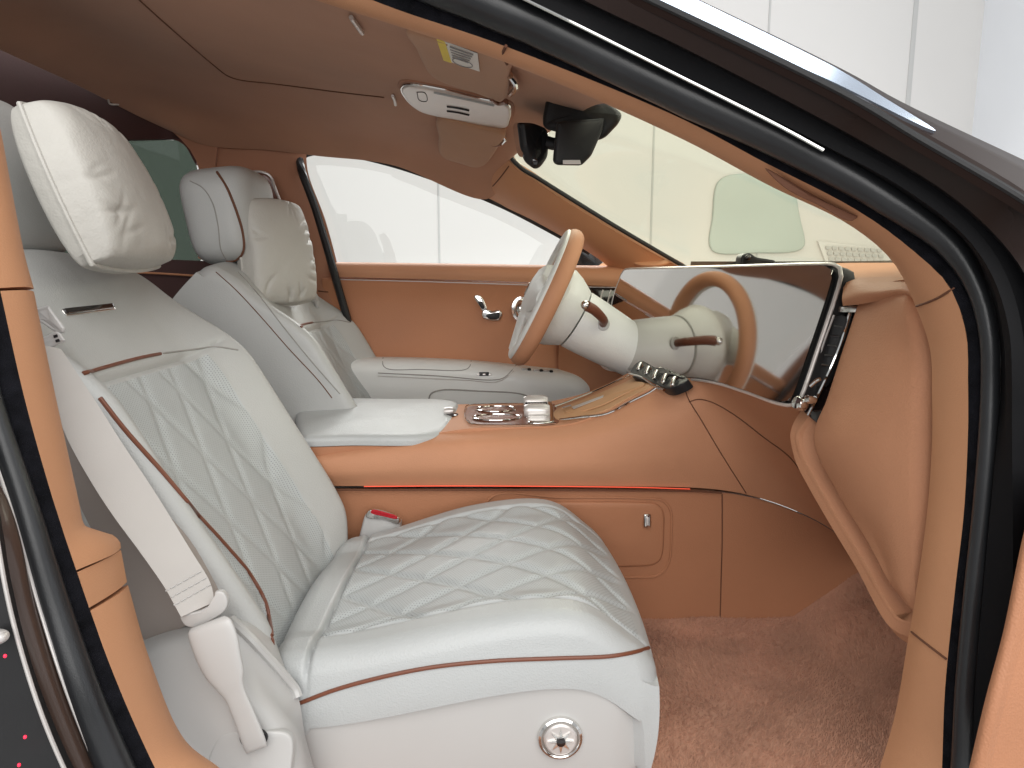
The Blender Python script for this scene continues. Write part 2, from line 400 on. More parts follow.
obj('opening_felt', strip2(S,T,.012), FELT, body)
# rubber tube: sweep mid-way of S and R
mid = cr([tuple((A(a)+A(b))/2) for a,b in zip(S,R)],NR); wid = [np.linalg.norm(P(*a)-P(*b))/2 for a,b in zip(cr(S,NR),cr(R,NR))]
pth = A([P(*q) for q in mid])
obj('door_seal', sweep(pth, circ(1.02,14), up=FW, scale=wid), RUB, body)
# roof rail / pillar trim between T and its inner edge
I = [(872,800,.73),(880,768,.73),(895,715,.73),(908,640,.735),(913,612,.74),(927,512,.745),(932,440,.75),(932,400,.755),(930,350,.76),(915,305,.775),(893,262,.79),(850,225,.82),(770,186,.86),(680,138,.90),(507,63,.955),(400,27,.985),(300,-5,1.0),(150,-60,1.03)]
def cut(c, a, b): return c[a:b]
Td = cr(T,240); Id = cr(I,240)
def splity(c, y0, y1): return [tuple(q) for q in c if y0 <= q[1] <= y1]
trims=[]
for nm,(ta,tb),(ia,ib),mt in (('roof_rail_trim',(-200,291),(-200,309),TANP),('pillar_trim',(285,661),(302,635),TANP),('sill_trim',(655,900),(629,900),TANP)):
    a = splity(Td,ta,tb); b = splity(Id,ia,ib)
    n = 60; a = cr(a,n); b = cr(b,n)
    t = np.linspace(0,1,10)[:,None,None]; G = A([P(*q) for q in a])[None]*(1-t)+A([P(*q) for q in b])[None]*t
    trims.append(obj(nm, sheet(G,.02, .006*np.sin(PI*np.linspace(0,1,10))[:,None]*np.ones((1,n))), mt, body))
for pix in ([(917,306),(926,303),(940,297),(954,288)],[(912,632),(922,640),(935,650),(947,659)]):
    obj('trim_joint', tube(hits(pix,trims,16,.0008),.0012,6), SEAM, body)
# recess in the roof rail trim near the pillar
obj('trim_recess', slab(cr(PL([(765,168,.795),(800,187,.79),(836,206,.775),(858,217,.757),(850,221,.757),(820,206,.772),(785,188,.787)]),40,True),-ray(810,190),.003,edge=.001), SEAM, body)
# seam notch of the rail trim
obj('trim_joint', tube(cr(PL([(506,46,.895),(503,54,.92),(507,64,.953)]),12),.0022,6), SEAM, body)
# bright line, body flange, groove and outer pillar skin
C0 = [(1010,800,.60),(1013,600,.61),(1012,420,.62),(1012,384,.62),(1009,330,.625),(992,275,.64),(962,233,.66),(900,186,.69),(820,143,.725),(680,73,.78),(560,14,.82),(500,-16,.845),(380,-75,.88)]
obj('chrome_trim', sweep(cr(PL([(824,150,.727),(780,126,.745),(680,76,.785),(560,16,.825),(500,-13,.85),(380,-70,.885)]),60), circ(.0022,8), up=FW), CHROME, body)
C1 = [(1060,800,.58),(1064,620,.59),(1060,470,.60),(1050,384,.60),(1040,320,.605),(1028,280,.61),(1000,240,.625),(950,195,.65),(860,140,.69),(680,46,.755),(600,8,.785),(540,-22,.81),(400,-90,.85)]
C2 = [(1120,800,.565),(1124,620,.575),(1120,470,.585),(1110,384,.585),(1100,300,.585),(1080,240,.59),(1024,200,.60),(920,139,.645),(848,96,.68),(680,14,.745),(620,-14,.77),(560,-42,.795),(400,-115,.84)]
C3 = [(1240,800,.60),(1244,620,.61),(1240,470,.62),(1220,384,.62),(1200,290,.62),(1140,226,.63),(1024,168,.65),(900,106,.70),(848,76,.725),(700,3,.79),(640,-25,.81),(570,-58,.835),(400,-135,.88)]
C4 = [(1240,790,.78),(1244,600,.79),(1240,440,.80),(1220,360,.80),(1200,276,.80),(1140,214,.82),(1024,160,.85),(900,101,.90),(848,72,.925),(700,0,.99),(640,-28,1.01),(570,-61,1.035),(400,-138,1.08)]
Rm = ext(R[4:],0,0,.004)
def multi(curves, nus, thick, nv=110):
    C = [cr(PL(c),nv) for c in curves]; rows=[]
    for k in range(len(C)-1):
        m = nus[k]
        for i in range(m): t=i/m; rows.append(C[k]*(1-t)+C[k+1]*t)
    rows.append(C[-1]); return sheet(A(rows),thick)
flg = [(970,800,.63),(975,690,.633),(983,590,.637),(994,470,.64),(1001,384,.655),(999,333,.66),(989,288,.672),(964,241,.688),(886,182,.718),(790,129,.763),(680,77,.808),(560,19,.858),(497,-8,.883),(380,-70,.915)]
obj('door_flange', multi([flg,C0],[5],.01), GAP, body)
obj('pillar_groove', multi([C0,[(x-2,y+2,q+.02) for x,y,q in C1],C1],[4,3],.008), GAP, body)
sk = obj('outer_pillar', multi([C1,C2],[10],.01), PAINTM, body)
obj('drip_rail', sweep(cr(PL(C2),110), circ(.0035,8), up=FW), BLACK, body)
re_ = obj('roof_edge', multi([[(x,y,q-.002) for x,y,q in C2],C3,C4],[10,6],.01), ROOFP, body)
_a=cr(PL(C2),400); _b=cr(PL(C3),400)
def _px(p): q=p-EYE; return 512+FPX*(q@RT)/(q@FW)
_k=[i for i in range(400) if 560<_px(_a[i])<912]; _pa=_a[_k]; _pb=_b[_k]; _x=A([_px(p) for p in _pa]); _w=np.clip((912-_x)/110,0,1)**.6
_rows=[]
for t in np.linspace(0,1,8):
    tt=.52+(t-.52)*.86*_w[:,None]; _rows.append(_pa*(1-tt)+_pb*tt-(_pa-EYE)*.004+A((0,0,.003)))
obj('roof_glint', sheet(A(_rows),.004), BLUEM, body)  # reflected light stripe on the roof edge, modelled as a pale strip
# ------------------------------------------------------------------ left: centre pillar
TL = [(-40,150,.70),(-12,240,.69),(0,290,.68),(25,400,.66),(57,512,.64),(90,610,.63),(120,690,.62),(155,768,.62),(175,806,.62)]
SL = [(-66,150,.69),(-37,240,.68),(-23,290,.67),(3,400,.65),(40,512,.63),(71,610,.62),(99,690,.61),(132,768,.61),(150,806,.61)]
RL = [(-92,150,.675),(-64,240,.665),(-50,290,.655),(-24,400,.635),(13,512,.615),(41,610,.605),(67,690,.595),(98,768,.595),(114,806,.595)]
XL = [(-14,80,.79),(0,128,.78),(10,180,.775),(25,256,.765),(34,290,.76),(50,370,.75),(65,440,.74),(80,512,.73),(84,530,.73),(114,534,.745),(120,545,.745)]
# upper trim: left edge TL to right edge
def trim(left, right, n=50, bulge=.008):
    a = cr(PL(left),n); b = cr(PL(right),n); t = np.linspace(0,1,12)[:,None,None]
    return sheet(a[None]*(1-t)+b[None]*t, .03, bulge*np.sin(PI*np.linspace(0,1,12))[:,None]*np.ones((1,n)))
ct = obj('center_pillar_trim', [trim([(-40,150,.70),(-12,240,.69),(-1,288,.68)],[(-14,80,.79),(0,128,.78),(10,180,.775),(25,256,.765),(34,289,.76)]),
                           trim([(0,291,.68),(25,400,.66),(57,512,.64),(77,570,.635)],[(34,292,.76),(50,370,.75),(65,440,.74),(79,508,.73),(81,522,.73),(86,530,.73),(100,532,.735),(113,535,.74),(120,542,.742),(121,548,.742)])], TANP, body)
obj('center_pillar_trim', trim([(78,572,.636),(89,608,.63)],[(121,550,.742),(127,582,.735)],20,.004), TANP, body)
obj('sill_trim', trim([(90,611,.63),(120,690,.62),(155,768,.62),(175,806,.62)],[(128,585,.735),(150,660,.725),(185,740,.715),(222,770,.71),(250,800,.71)]), TANP, body)
obj('opening_felt', strip2(SL,TL,.012), FELT, body)
mid = cr([tuple((A(a)+A(b))/2) for a,b in zip(SL,RL)],60); wid = [np.linalg.norm(P(*a)-P(*b))/2 for a,b in zip(cr(SL,60),cr(RL,60))]
obj('door_seal', sweep(A([P(*q) for q in mid]), circ(1.03,14), up=FW, scale=wid), RUB, body)
obj('chrome_trim', sweep(cr(PL([(x-1,y,q-.004) for x,y,q in RL]),60), circ(.0016,8), up=FW), SATIN, body)
QL = [(-180,150,.64),(-140,290,.625),(-110,400,.61),(-60,512,.59),(-20,610,.58),(14,690,.575),(62,768,.575),(84,806,.575)]
obj('door_flange', strip2([(x-3,y,q-.002) for x,y,q in RL],[(-160,150,.645),(-115,290,.63),(-88,400,.615),(-3,512,.592),(12,610,.582),(34,690,.576),(66,768,.576),(88,806,.576)],.012,bulge=.006), PAINT, body)
# rear passenger door just behind the pillar: its edge with chrome line, handle tip and puddle leds
rd = thing('rear_door','dark brown rear passenger door edge with a bright trim line low at the far left','car door',P(-40,700,.56))
E1 = [(-30,420,.585),(-8,512,.575),(6,590,.57),(18,640,.567),(40,710,.563),(64,768,.563),(84,806,.563)]
E2 = [(-130,420,.56),(-120,512,.55),(-110,590,.545),(-100,640,.542),(-80,710,.54),(-60,768,.54),(-50,806,.54)]
obj('door_edge', strip2(E1,E2,.02,bulge=-.004), BLACK, rd)
_e2=cr(PL(E2),24); _rows=[_e2+A((-dx,dy,0))*1.0 for dx,dy in ((0,0),(.25,-.012),(.6,-.02),(1.05,-.01))]
obj('door_skin', sheet(A(_rows),.03), PAINT, rd)
obj('door_pane', box((-1.16,.66,1.345),.86,.31,.006,(0,-1,.12),r=.003), PGLASS, rd)
obj('edge_trim', sweep(cr(PL([(x,y,q-.003) for x,y,q in E1]),50), circ(.0018,8), up=FW), SATIN, rd)
obj('door_handle', ell(P(-3,637,.553),.009,.008,.006), SATIN, rd)
for (x,y) in ((5,656),(25,737),(19,765)): obj('courtesy_light', ell(P(x,y,.545),.0013,.0013,.0016,nu=10,nv=8), LED, rd)
# open front passenger door: strip of its tan lining low at the right
pd = thing('front_passenger_door','tan lining of the opened passenger door at the lower right edge','car door',P(1010,760,.5))
D1 = [(1040,470,.585),(1022,540,.58),(1003,632,.57),(985,700,.56),(969,768,.555),(960,806,.55)]
D2 = [(1054,480,.575),(1034,548,.57),(1015,637,.56),(999,704,.55),(984,768,.545),(976,806,.54)]
D3 = [(1170,480,.60),(1160,548,.59),(1150,637,.585),(1150,704,.58),(1150,768,.575),(1150,806,.57)]
obj('door_lining_edge', strip2(D1,D2,.01,bulge=.003), TAND, pd)
obj('door_lining', strip2(ext(D2,0.6,0,.003),D3,.01), TAND, pd)
# ------------------------------------------------------------------ roof lining, far frame
# headliner control points: rows go from the near rail to the far rail; columns front to rear
def xyz(x,y,z): return (x,y,z)
HL = [ # front header first
 [P(640,105,.95),P(600,104,1.15),P(575,116,1.42),P(545,135,1.72),P(512,158,1.95),P(508,166,2.0)],
 [P(507,55,1.0),P(540,75,1.15),P(520,98,1.42),P(500,130,1.75),P(489,170,2.0),P(487,199,2.10)],
 [P(420,25,1.0),P(420,45,1.15),P(415,82,1.42),P(405,115,1.75),P(395,143,2.0),P(392,165,2.10)],
 [P(310,-8,1.02),P(300,15,1.15),P(290,55,1.42),P(300,90,1.75),P(310,130,2.0),P(318,156,2.10)],
 [P(150,-60,1.05),P(150,-30,1.15),P(180,35,1.42),P(236,84,1.75),P(256,118,1.95),P(268,150,2.08)],
 [P(-60,-95,1.05),P(-20,-50,1.15),P(40,10,1.42),P(135,75,1.75),P(178,110,1.95),P(205,145,2.05)],
 [P(-190,-80,1.05),P(-130,-30,1.15),P(-40,30,1.42),P(75,84,1.75),P(140,117,1.95),P(168,130,2.02)]]
HG = interp_grid(HL,90,70)
hl = obj('headliner', sheet(HG,.012,toward=(0,1.4,.8)), SUEDE, body)
# raised panel edge in the lining (long L-shaped crease)
cre = hits([(100,-40),(140,0),(180,36),(215,66),(228,76),(242,80),(270,83),(340,92),(384,97)],[hl],90,.0008)
obj('lining_crease', tube(cre,.0014,6), SEAM, body)
# rear: dark quarter, far rear window, dark maroon header panel
rear = [[P(-300,-220,1.05),P(-100,-40,1.45),P(90,70,1.85),P(168,118,2.03)],[P(-260,20,1.05),P(-60,120,1.45),P(100,139,1.85),P(180,139,2.06)]]
obj('rear_header', patch(rear,8,40,.03), MAROON, body)
obj('tailgate_lining', ppatch([[(-420,-60,1.0),(-160,40,1.9),(60,110,2.5)],[(-420,700,1.0),(-160,600,1.9),(60,560,2.5)]],10,20,.03), MAROON, body)
# far side: centre pillar between rear and front windows
FP = obj('far_center_pillar', ppatch([
   [(205,112,2.06),(235,118,2.08),(268,126,2.10),(298,136,2.12),(306,142,2.135)],
   [(200,175,2.07),(240,175,2.08),(275,176,2.10),(300,172,2.12),(308,172,2.135)],
   [(215,230,2.07),(260,230,2.08),(300,230,2.10),(318,222,2.125),(326,222,2.14)],
   [(230,300,2.07),(280,300,2.08),(320,300,2.10),(335,290,2.125),(343,290,2.14)],
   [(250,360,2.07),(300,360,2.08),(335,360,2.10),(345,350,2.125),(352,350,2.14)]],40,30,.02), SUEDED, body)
obj('trim_joint', tube(hits([(318,291),(328,292),(340,291)],[FP],12,.001),.002,6), SEAM, body)
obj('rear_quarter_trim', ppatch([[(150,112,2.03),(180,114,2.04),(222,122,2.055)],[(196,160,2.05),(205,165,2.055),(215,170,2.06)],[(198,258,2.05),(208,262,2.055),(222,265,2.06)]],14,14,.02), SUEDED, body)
pane = slab(cr(PL([(60,140,2.12),(110,140,2.12),(160,140,2.12),(180,141,2.12),(190,146,2.12),(196,165,2.12),(199,200,2.12),(199,262,2.12),(150,262,2.12),(60,262,2.12)]),80,True),(0,-1,0),.004)
obj('rear_window', pane, PGLASS, body)
obj('rear_door_lining', ppatch([[(-60,256,2.06),(60,257,2.06),(120,258,2.06),(235,262,2.06)],[(-60,275,2.03),(60,275,2.03),(120,276,2.03),(240,278,2.04)],[(-60,420,2.05),(60,420,2.05),(120,420,2.05),(345,430,2.06)],[(-60,640,2.05),(60,640,2.05),(120,640,2.05),(400,640,2.06)]],16,20,.03), MAROON, body)
obj('rear_door_strip', tube(cr(PL([(100,272,2.02),(150,273,2.02),(200,276,2.02)]),12),.003,8), TANR, body)
# black rear-window shade behind the seats
obj('window_surround', ppatch([[(100,126,2.1),(168,131,2.1),(200,150,2.1)],[(100,142,2.1),(180,142,2.1),(196,165,2.1)]],6,20,.01), MAROON, body)
# front driver window edge seal (black) following the opening
WIN = [(345,345,2.15),(338,296,2.15),(334,262,2.15),(318,206,2.15),(304,168,2.15),(304,157,2.15),(312,152,2.15),(345,153,2.15),(390,163,2.15),(433,177,2.15),(470,191,2.15),(507,207,2.15),(553,231,2.15),(582,248,2.15),(608,264,2.15)]
# far front pillar trim between window edge and windscreen
WSF = [(507,150,1.94),(508,159,1.94),(515,168,1.945),(529,177,1.95),(553,193,1.965),(613,230,2.0),(653,253,2.03),(683,269,2.05)]
WED = [(486,197,2.14),(492,200,2.14),(500,204,2.14),(507,208,2.14),(530,219,2.14),(575,244,2.14),(600,260,2.14),(612,270,2.14)]
fa = obj('far_front_pillar_trim', strip2(WSF,WED,.02,n=16,nv=60,bulge=.018), TANP, body)
obj('trim_joint', tube(hits([(493,186),(500,178),(509,166)],[fa,hl],14,.001),.0018,6), SEAM, body)
far_rail = strip2([(262,126,1.97),(300,129,2.0),(392,146,2.02),(440,160,2.03),(490,182,2.03),(500,186,2.03)],[(266,153,2.12),(300,153,2.14),(390,164,2.14),(433,178,2.14),(486,198,2.14),(500,205,2.14)],.02,n=10,nv=60,bulge=.012)
# windscreen with black edge, mount seal
WS_rows = [[P(660,104,.93),P(600,108,1.15),P(575,116,1.42),P(545,136,1.72),P(511,158,1.955)],
           [P(780,170,.88),P(760,168,1.2),P(720,178,1.5),P(640,200,1.8),P(590,212,2.0)],
           [P(930,266,.86),P(905,266,1.25),P(840,266,1.65),P(760,266,1.95),P(684,267,2.08)]]
wsg = interp_grid(WS_rows,30,40); wso = obj('windscreen', sheet(wsg,.005), WGLASS, body)
obj('windscreen_edge', tube(cr(PL([(514,148,1.935),(511,156,1.937),(521,168,1.94),(536,177,1.945),(560,192,1.96),(620,229,1.995),(690,270,2.045)]),60),.006,8), BLACK, body)
# cowl in front of the windscreen, bonnet
obj('cowl', patch([[P(950,272,.95),P(850,270,1.6),P(690,268,2.15)],[P(950,276,1.2)+A((.35,0,-.02)),P(850,276,1.7)+A((.35,0,-.02)),P(690,276,2.2)+A((.35,0,-.02))]],6,20,.02), BLACK, body)
# roof skin above the lining, far side skin, floor pan, bulkhead (close the shell)
obj('roof_skin', sheet(HG+A((0,0,.05)),.01,toward=(0,1.4,5)), PAINT, body)
obj('floor_pan', box((-.3,1.4,.42),2.6,1.5,.02,r=.004), BLACK, body)
obj('bulkhead', box((1.02,1.42,.75),.04,1.5,.7,r=.01), BLACK, body)
# carpet
nx,ny = 120,90; FZ = P(700,619,1.415)[2]; RA = P(792,616,1.415); RB = P(855,573,1.415); RS = (RB[2]-RA[2])/(RB[0]-RA[0]); xs = np.linspace(-.75,.98,nx); ys = np.linspace(.70,1.46,ny); X,Y = np.meshgrid(xs,ys,indexing='ij')
Z = FZ+np.maximum(0,(X-RA[0]))*RS+.05*sstep(.86,.70,Y)
Z += .0035*(np.sin(X*23+3*np.sin(Y*9))*np.sin(Y*17+2*np.sin(X*7)))
G = np.stack([X,Y,Z],-1); v,f,uv = sheet(G,.01,toward=(0,1,3))
# pile: short leaning fibres, brushed in patches
nb=90000; bx=np.random.uniform(-.05,.97,nb); by=np.random.uniform(.72,1.43,nb)
from_x=(bx-xs[0])/(xs[1]-xs[0]); from_y=(by-ys[0])/(ys[1]-ys[0]); ii=np.clip(from_x.astype(int),0,nx-2); jj=np.clip(from_y.astype(int),0,ny-2); fx=from_x-ii; fy=from_y-jj
bz=(Z[ii,jj]*(1-fx)+Z[ii+1,jj]*fx)*(1-fy)+(Z[ii,jj+1]*(1-fx)+Z[ii+1,jj+1]*fx)*fy
ang=2.2*np.sin(bx*9+2*np.sin(by*7))+1.8*np.cos(by*11+bx*5)+np.random.normal(0,.7,nb); ln=np.random.uniform(.3,1.1,nb); hh=np.random.uniform(.0045,.0062,nb)
ra_=np.random.uniform(0,2*PI,nb); wv=.0011
b0_=np.stack([bx+wv*np.cos(ra_),by+wv*np.sin(ra_),bz-.001],1); b1_=np.stack([bx-wv*np.cos(ra_),by-wv*np.sin(ra_),bz-.001],1); b2_=np.stack([bx+hh*ln*np.cos(ang),by+hh*ln*np.sin(ang),bz+hh],1)
pile=np.stack([b0_,b1_,b2_],1).reshape(-1,3); o_=len(v); v=np.vstack([v,pile]); f=f+[(o_+3*k,o_+3*k+1,o_+3*k+2) for k in range(nb)]; uv=np.vstack([uv,np.zeros((3*nb,2))])
cp = obj('carpet', (v,f,uv), CARPET, recalc=False, smooth=0); tag(cp,'brown pile carpet in the front passenger footwell','carpet')
# ------------------------------------------------------------------ driver's door (far side)
dd = thing('driver_door','closed driver door lined in reddish tan leather with white armrest below the bright window','car door',(0,2.2,.5))
# window pane and its black surround
WG = PL([(340,265,2.19),(318,206,2.19),(303,168,2.19),(304,157,2.19),(312,152,2.19),(345,153,2.19),(390,163,2.19),(433,177,2.19),(470,191,2.19),(507,207,2.19),(553,231,2.19),(582,248,2.19),(612,264,2.19)])
obj('window_glass', slab(WG,(0,-1,0),.004), SGLASS, dd)
obj('window_seal', tube(cr(PL([(355,354,2.075),(347,318,2.075),(337.5,285,2.075),(331,262,2.075),(315,208,2.09),(301.5,170,2.105),(301,157,2.14),(311,152,2.15),(345,153,2.155),(390,163,2.155),(433,177,2.155),(470,191,2.155),(507,207,2.155),(553,231,2.155),(590,252,2.155)]),120),.0115,8), BLACK, dd)
dpan = obj('door_panel', ppatch([
  [(322,279,2.10),(420,281,2.10),(520,284,2.10),(640,288,2.10),(760,292,2.1)],
  [(324,300,2.115),(420,302,2.12),(520,306,2.12),(640,310,2.12),(760,310,2.1)],
  [(332,340,2.11),(420,342,2.115),(520,345,2.115),(640,350,2.12),(760,350,2.1)],
  [(345,380,2.08),(420,380,2.08),(520,380,2.09),(640,390,2.10),(760,390,2.1)],
  [(345,520,2.08),(420,520,2.08),(520,520,2.09),(640,520,2.10),(760,520,2.1)]],50,60,.03), TANR, dd)
obj('belt_trim', ppatch([
  [(333,262,2.16),(420,263,2.16),(520,264.5,2.16),(625,266,2.16)],
  [(333,264,2.11),(420,265,2.11),(520,267,2.11),(625,269,2.11)],
  [(334,271,2.095),(420,272.5,2.095),(520,275,2.095),(625,279,2.095)],
  [(335,277,2.10),(420,279,2.10),(520,282,2.10),(625,287,2.10)]],20,50,.02), TAN, dd)
obj('belt_light', tube(cr(PL([(338,279.5,2.093),(420,281.5,2.093),(512,284.5,2.093),(540,285.5,2.093)]),30),.0014,8), SATIN, dd)
# armrest: upper pad, lower shell with pocket
AU = [[(330,357,2.085),(400,357,2.085),(470,360,2.085),(530,366,2.085),(570,371,2.085),(592,378,2.085),(600,386,2.085)],
      [(330,360,2.02),(400,360,2.02),(470,363,2.02),(530,370,2.03),(570,376,2.04),(590,382,2.05),(598,389,2.06)],
      [(330,367,1.99),(400,367,1.99),(470,371,1.99),(530,379,2.0),(570,386,2.02),(588,390,2.03),(594,394,2.05)],
      [(330,384,1.99),(400,384,1.99),(470,387,1.99),(530,395,2.0),(565,400,2.02),(582,402,2.03),(590,404,2.05)],
      [(330,400,2.0),(400,400,2.0),(470,402,2.0),(530,406,2.01),(560,410,2.02),(580,412,2.04),(590,414,2.05)],
      [(330,440,2.02),(400,440,2.02),(470,440,2.02),(530,440,2.03),(560,440,2.04),(580,440,2.05),(590,440,2.06)]]
arm = obj('armrest', ppatch(AU,40,70,.01), WD, dd)
obj('seam', tube(hits([(378,373),(440,376),(492,380),(504,378),(514,368),(517,364)],[arm],50,.0008),.0016,6), GSEAM, arm)
obj('lid_seam', tube(hits([(383,358),(383,366),(388,369),(420,369.5),(464,370),(470,367),(471,361)],[arm],50,.0008),.0014,6), GSEAM, arm)
obj('chrome_edge', tube(hits([(378,376),(440,379),(470,380.5),(494,382.5),(504,379.5),(514,371)],[arm],40,.0008),.0013,6), SATIN, arm)
pk = hits([(432,412),(429,404),(430,394),(440,390),(480,391),(522,394),(536,400),(546,408)],[arm],50,.0015)
obj('pocket_edge', tube(pk,.0022,6), GSEAM, arm)
l,n = hit(484,374,[arm],.001)
rel = obj('release_button', box(l,.028,.011,.004,tuple(n),r=.002), BLACK, arm)
for x in (478,484,490): 
    l,n = hit(x,374.5,[arm],.0035); obj('button_cap', box(l,.008,.005,.003,tuple(n),r=.001), SATIN, arm)
for x in (524,536,546): 
    l,n = hit(x,369.5+(x-524)*.09,[arm],.002); obj('window_switch', box(l,.018,.009,.008,tuple(n),r=.003), SATIN, arm)
    obj('window_switch', box(l+A((.015,0,-.001)),.010,.008,.006,tuple(n),r=.002), BLACK, arm)
# seat-shaped chrome switch pair and round tweeter
l,n = hit(480,303,[dpan],.004)
def blob(pts, d, m, nm, e=.004):
    o = cr(PL([(x,y,d) for x,y in pts]),40,True); return obj(nm, slab(o,(0,-1,0),.012,edge=e,bulge=.001), m, dd)
dpy = l[1]-.006
blob([(474,296),(478,294.5),(482,297),(486,305),(487.5,312),(484,313),(479,306)],dpy,CHROME,'seat_back_switch')
blob([(482,312),(486,309),(492,311),(499,310),(502,313),(500,320),(490,320.5),(483,318)],dpy-.001,CHROME,'seat_cushion_switch')
blob([(478,302),(481.5,301.5),(484.5,308),(482.5,309)],dpy-.010,BLACK,'switch_face',.001)
blob([(486,315.5),(492,313.5),(499.5,313),(498.5,318.5),(489,318.8)],dpy-.010,BLACK,'switch_face',.001)
l,n = hit(521,309,[dpan],.0)
tw = obj('tweeter', lathe([(.030,0),(.032,.006),(.030,.012),(.024,.013),(.022,.010),(.018,.020),(.011,.027),(.003,.029)],l,(0,-1,0),36,sx=.95,sy=1.25), CHROME, dd)
# outside mirror, seen past the far pillar
om = PL([(574,246,2.42),(590,243,2.42),(600,249,2.42),(604,262,2.42),(602,272,2.42),(580,273,2.42),(572,262,2.42)])
m = obj('door_mirror', slab(cr(om,40,True),(0,-1,0),.12,edge=.03,bulge=.02), BLACK, dd)
obj('mirror_glass', slab(cr(PL([(597,268,2.38),(606,262,2.38),(611,268,2.38),(604,274,2.38)]),20,True),(0,-1,0),.004), MIRROR, dd)

# ------------------------------------------------------------------ dashboard
ds = thing('dashboard','tan leather dashboard with black air vents below the windscreen','dashboard',(.7,1.4,.6))
dtop = obj('top_pad', ppatch([
  [(960,262,.86),(905,262.6,1.25),(840,263,1.65),(760,264,1.95),(672,266,2.12)],
  [(940,270,.84),(905,268,1.05),(840,268,1.35),(735,268,1.75),(650,269,2.10)],
  [(930,285,.82),(870,283,.95),(800,280,1.2),(700,278,1.6),(630,276,2.09)],
  [(928,300,.81),(860,302,.97),(780,300,1.18),(680,300,1.6),(615,290,2.08)]],30,60,.03), TAN, ds)
lobe = obj('end_pad', ppatch([
  [(843,284,1.02),(856,279,.97),(880,277,.92),(905,278,.86),(925,284,.81)],
  [(843,290,1.0),(858,286,.94),(880,284,.89),(908,284,.83),(922,292,.80)],
  [(842,300,.985),(858,296,.925),(880,293,.87),(905,291,.82),(918,298,.795)],
  [(843,306,.99),(862,304,.93),(884,300,.88),(906,297,.83),(918,302,.80)]],24,40,.02), TAN, ds)
# glove panel: frame behind, padded front
gout = [(862,305,.985),(884,300,.92),(905,298,.85),(918,306,.80),(930,345,.785),(934,400,.775),(930,512,.765),(924,575,.765),(914,614,.77),(906,612,.785),(892,590,.82),(862,545,.89),(832,492,.955),(817,452,.99),(814,432,1.0),(826,402,1.0),(845,350,.99)]
gn = None
def pad(outline_px, inner_bulge, thick, back=.02, n=120, er=6):
    o = cr(PL(outline_px), n, True); c = o.mean(0)
    u,s,vt = np.linalg.svd(o-c); nn = vt[2]; 
    if nn@(EYE-c) < 0: nn = -nn
    return o, c, nn
o,c,nn = pad(gout,0,0)
def puffed(o, c, nn, edge, bulge, back, rings=16):
    S=[o-nn*back, o-nn*edge]
    for k in range(1,7):
        a=PI/2*k/6; f=1-.10*(1-math.cos(a)); S.append(c+(o-c)*f+nn*edge*(math.sin(a)-1)+0*nn)
    b=S[-1]
    for k in range(1,rings+1):
        f=1-k/rings*.98; S.append(c+(b-c)*f+nn*bulge*(1-f**2.2))
    return loft(S)
GP = [[(866,295,1.04),(888,290,.98),(909,288,.91),(922,294,.85)],
 [(862,305,.985),(884,299.5,.92),(905,298,.85),(918,306,.80)],
 [(846,350,.985),(878,350,.90),(912,350,.82),(932,350,.785)],
 [(828,402,.99),(866,402,.90),(908,402,.81),(934,402,.775)],
 [(815,438,1.0),(856,440,.90),(903,442,.81),(933,445,.77)],
 [(838,486,.955),(866,489,.885),(906,493,.80),(931,500,.765)],
 [(870,539,.88),(890,546,.84),(909,553,.79),(927,556,.765)],
 [(903,598,.800),(909,608,.785),(916,616,.772),(924,618,.765)]]
n1,n2=70,40; u_=np.sin(PI*np.linspace(0,1,n1))[:,None]; v_=np.sin(PI*np.linspace(0,1,n2))[None]
puff_=.014*np.clip(u_*5,0,1)**.5*np.clip(v_*4,0,1)**.5+.012*u_*v_-.004
glp = obj('glove_panel', ppatch(GP,n1,n2,.03,disp=puff_), TAN, ds)
fo_ = [(826,399,1.04),(804,417,1.045),(794.5,434,1.045),(797,452,1.04),(808,475,1.015),(830,513,.965),(860,563,.895),(888,612,.82),(898,623,.80),(916,627,.78)]
fi_ = [(840,400,1.015),(824,420,1.015),(818,438,1.015),(821,456,1.005),(834,478,.98),(855,512,.935),(879,550,.88),(900,587,.83),(908,600,.81),(920,608,.795)]
lp_ = [tuple(A(p)*.80+A(q)*.20-A((0,0,.008))) for p,q in zip(fo_,fi_)]
l2_ = [tuple(A(p)*.70+A(q)*.30-A((0,0,.004))) for p,q in zip(fo_,fi_)]
gf = obj('glove_frame', [strip2(fo_,lp_,.05,n=6,nv=110,bulge=.002), strip2(lp_,l2_,.02,n=3,nv=110), strip2(l2_,[(x+4,y+1,q+.008) for x,y,q in fi_],.04,n=8,nv=110)], TAN, ds)
obj('seam', tube(cr(PL([(q[0],q[1],q[2]-.004) for q in [(934,330,.778),(937,400,.770),(935,500,.763),(929,560,.762),(922,608,.762)]]),40),.0012,6), SEAM, ds)
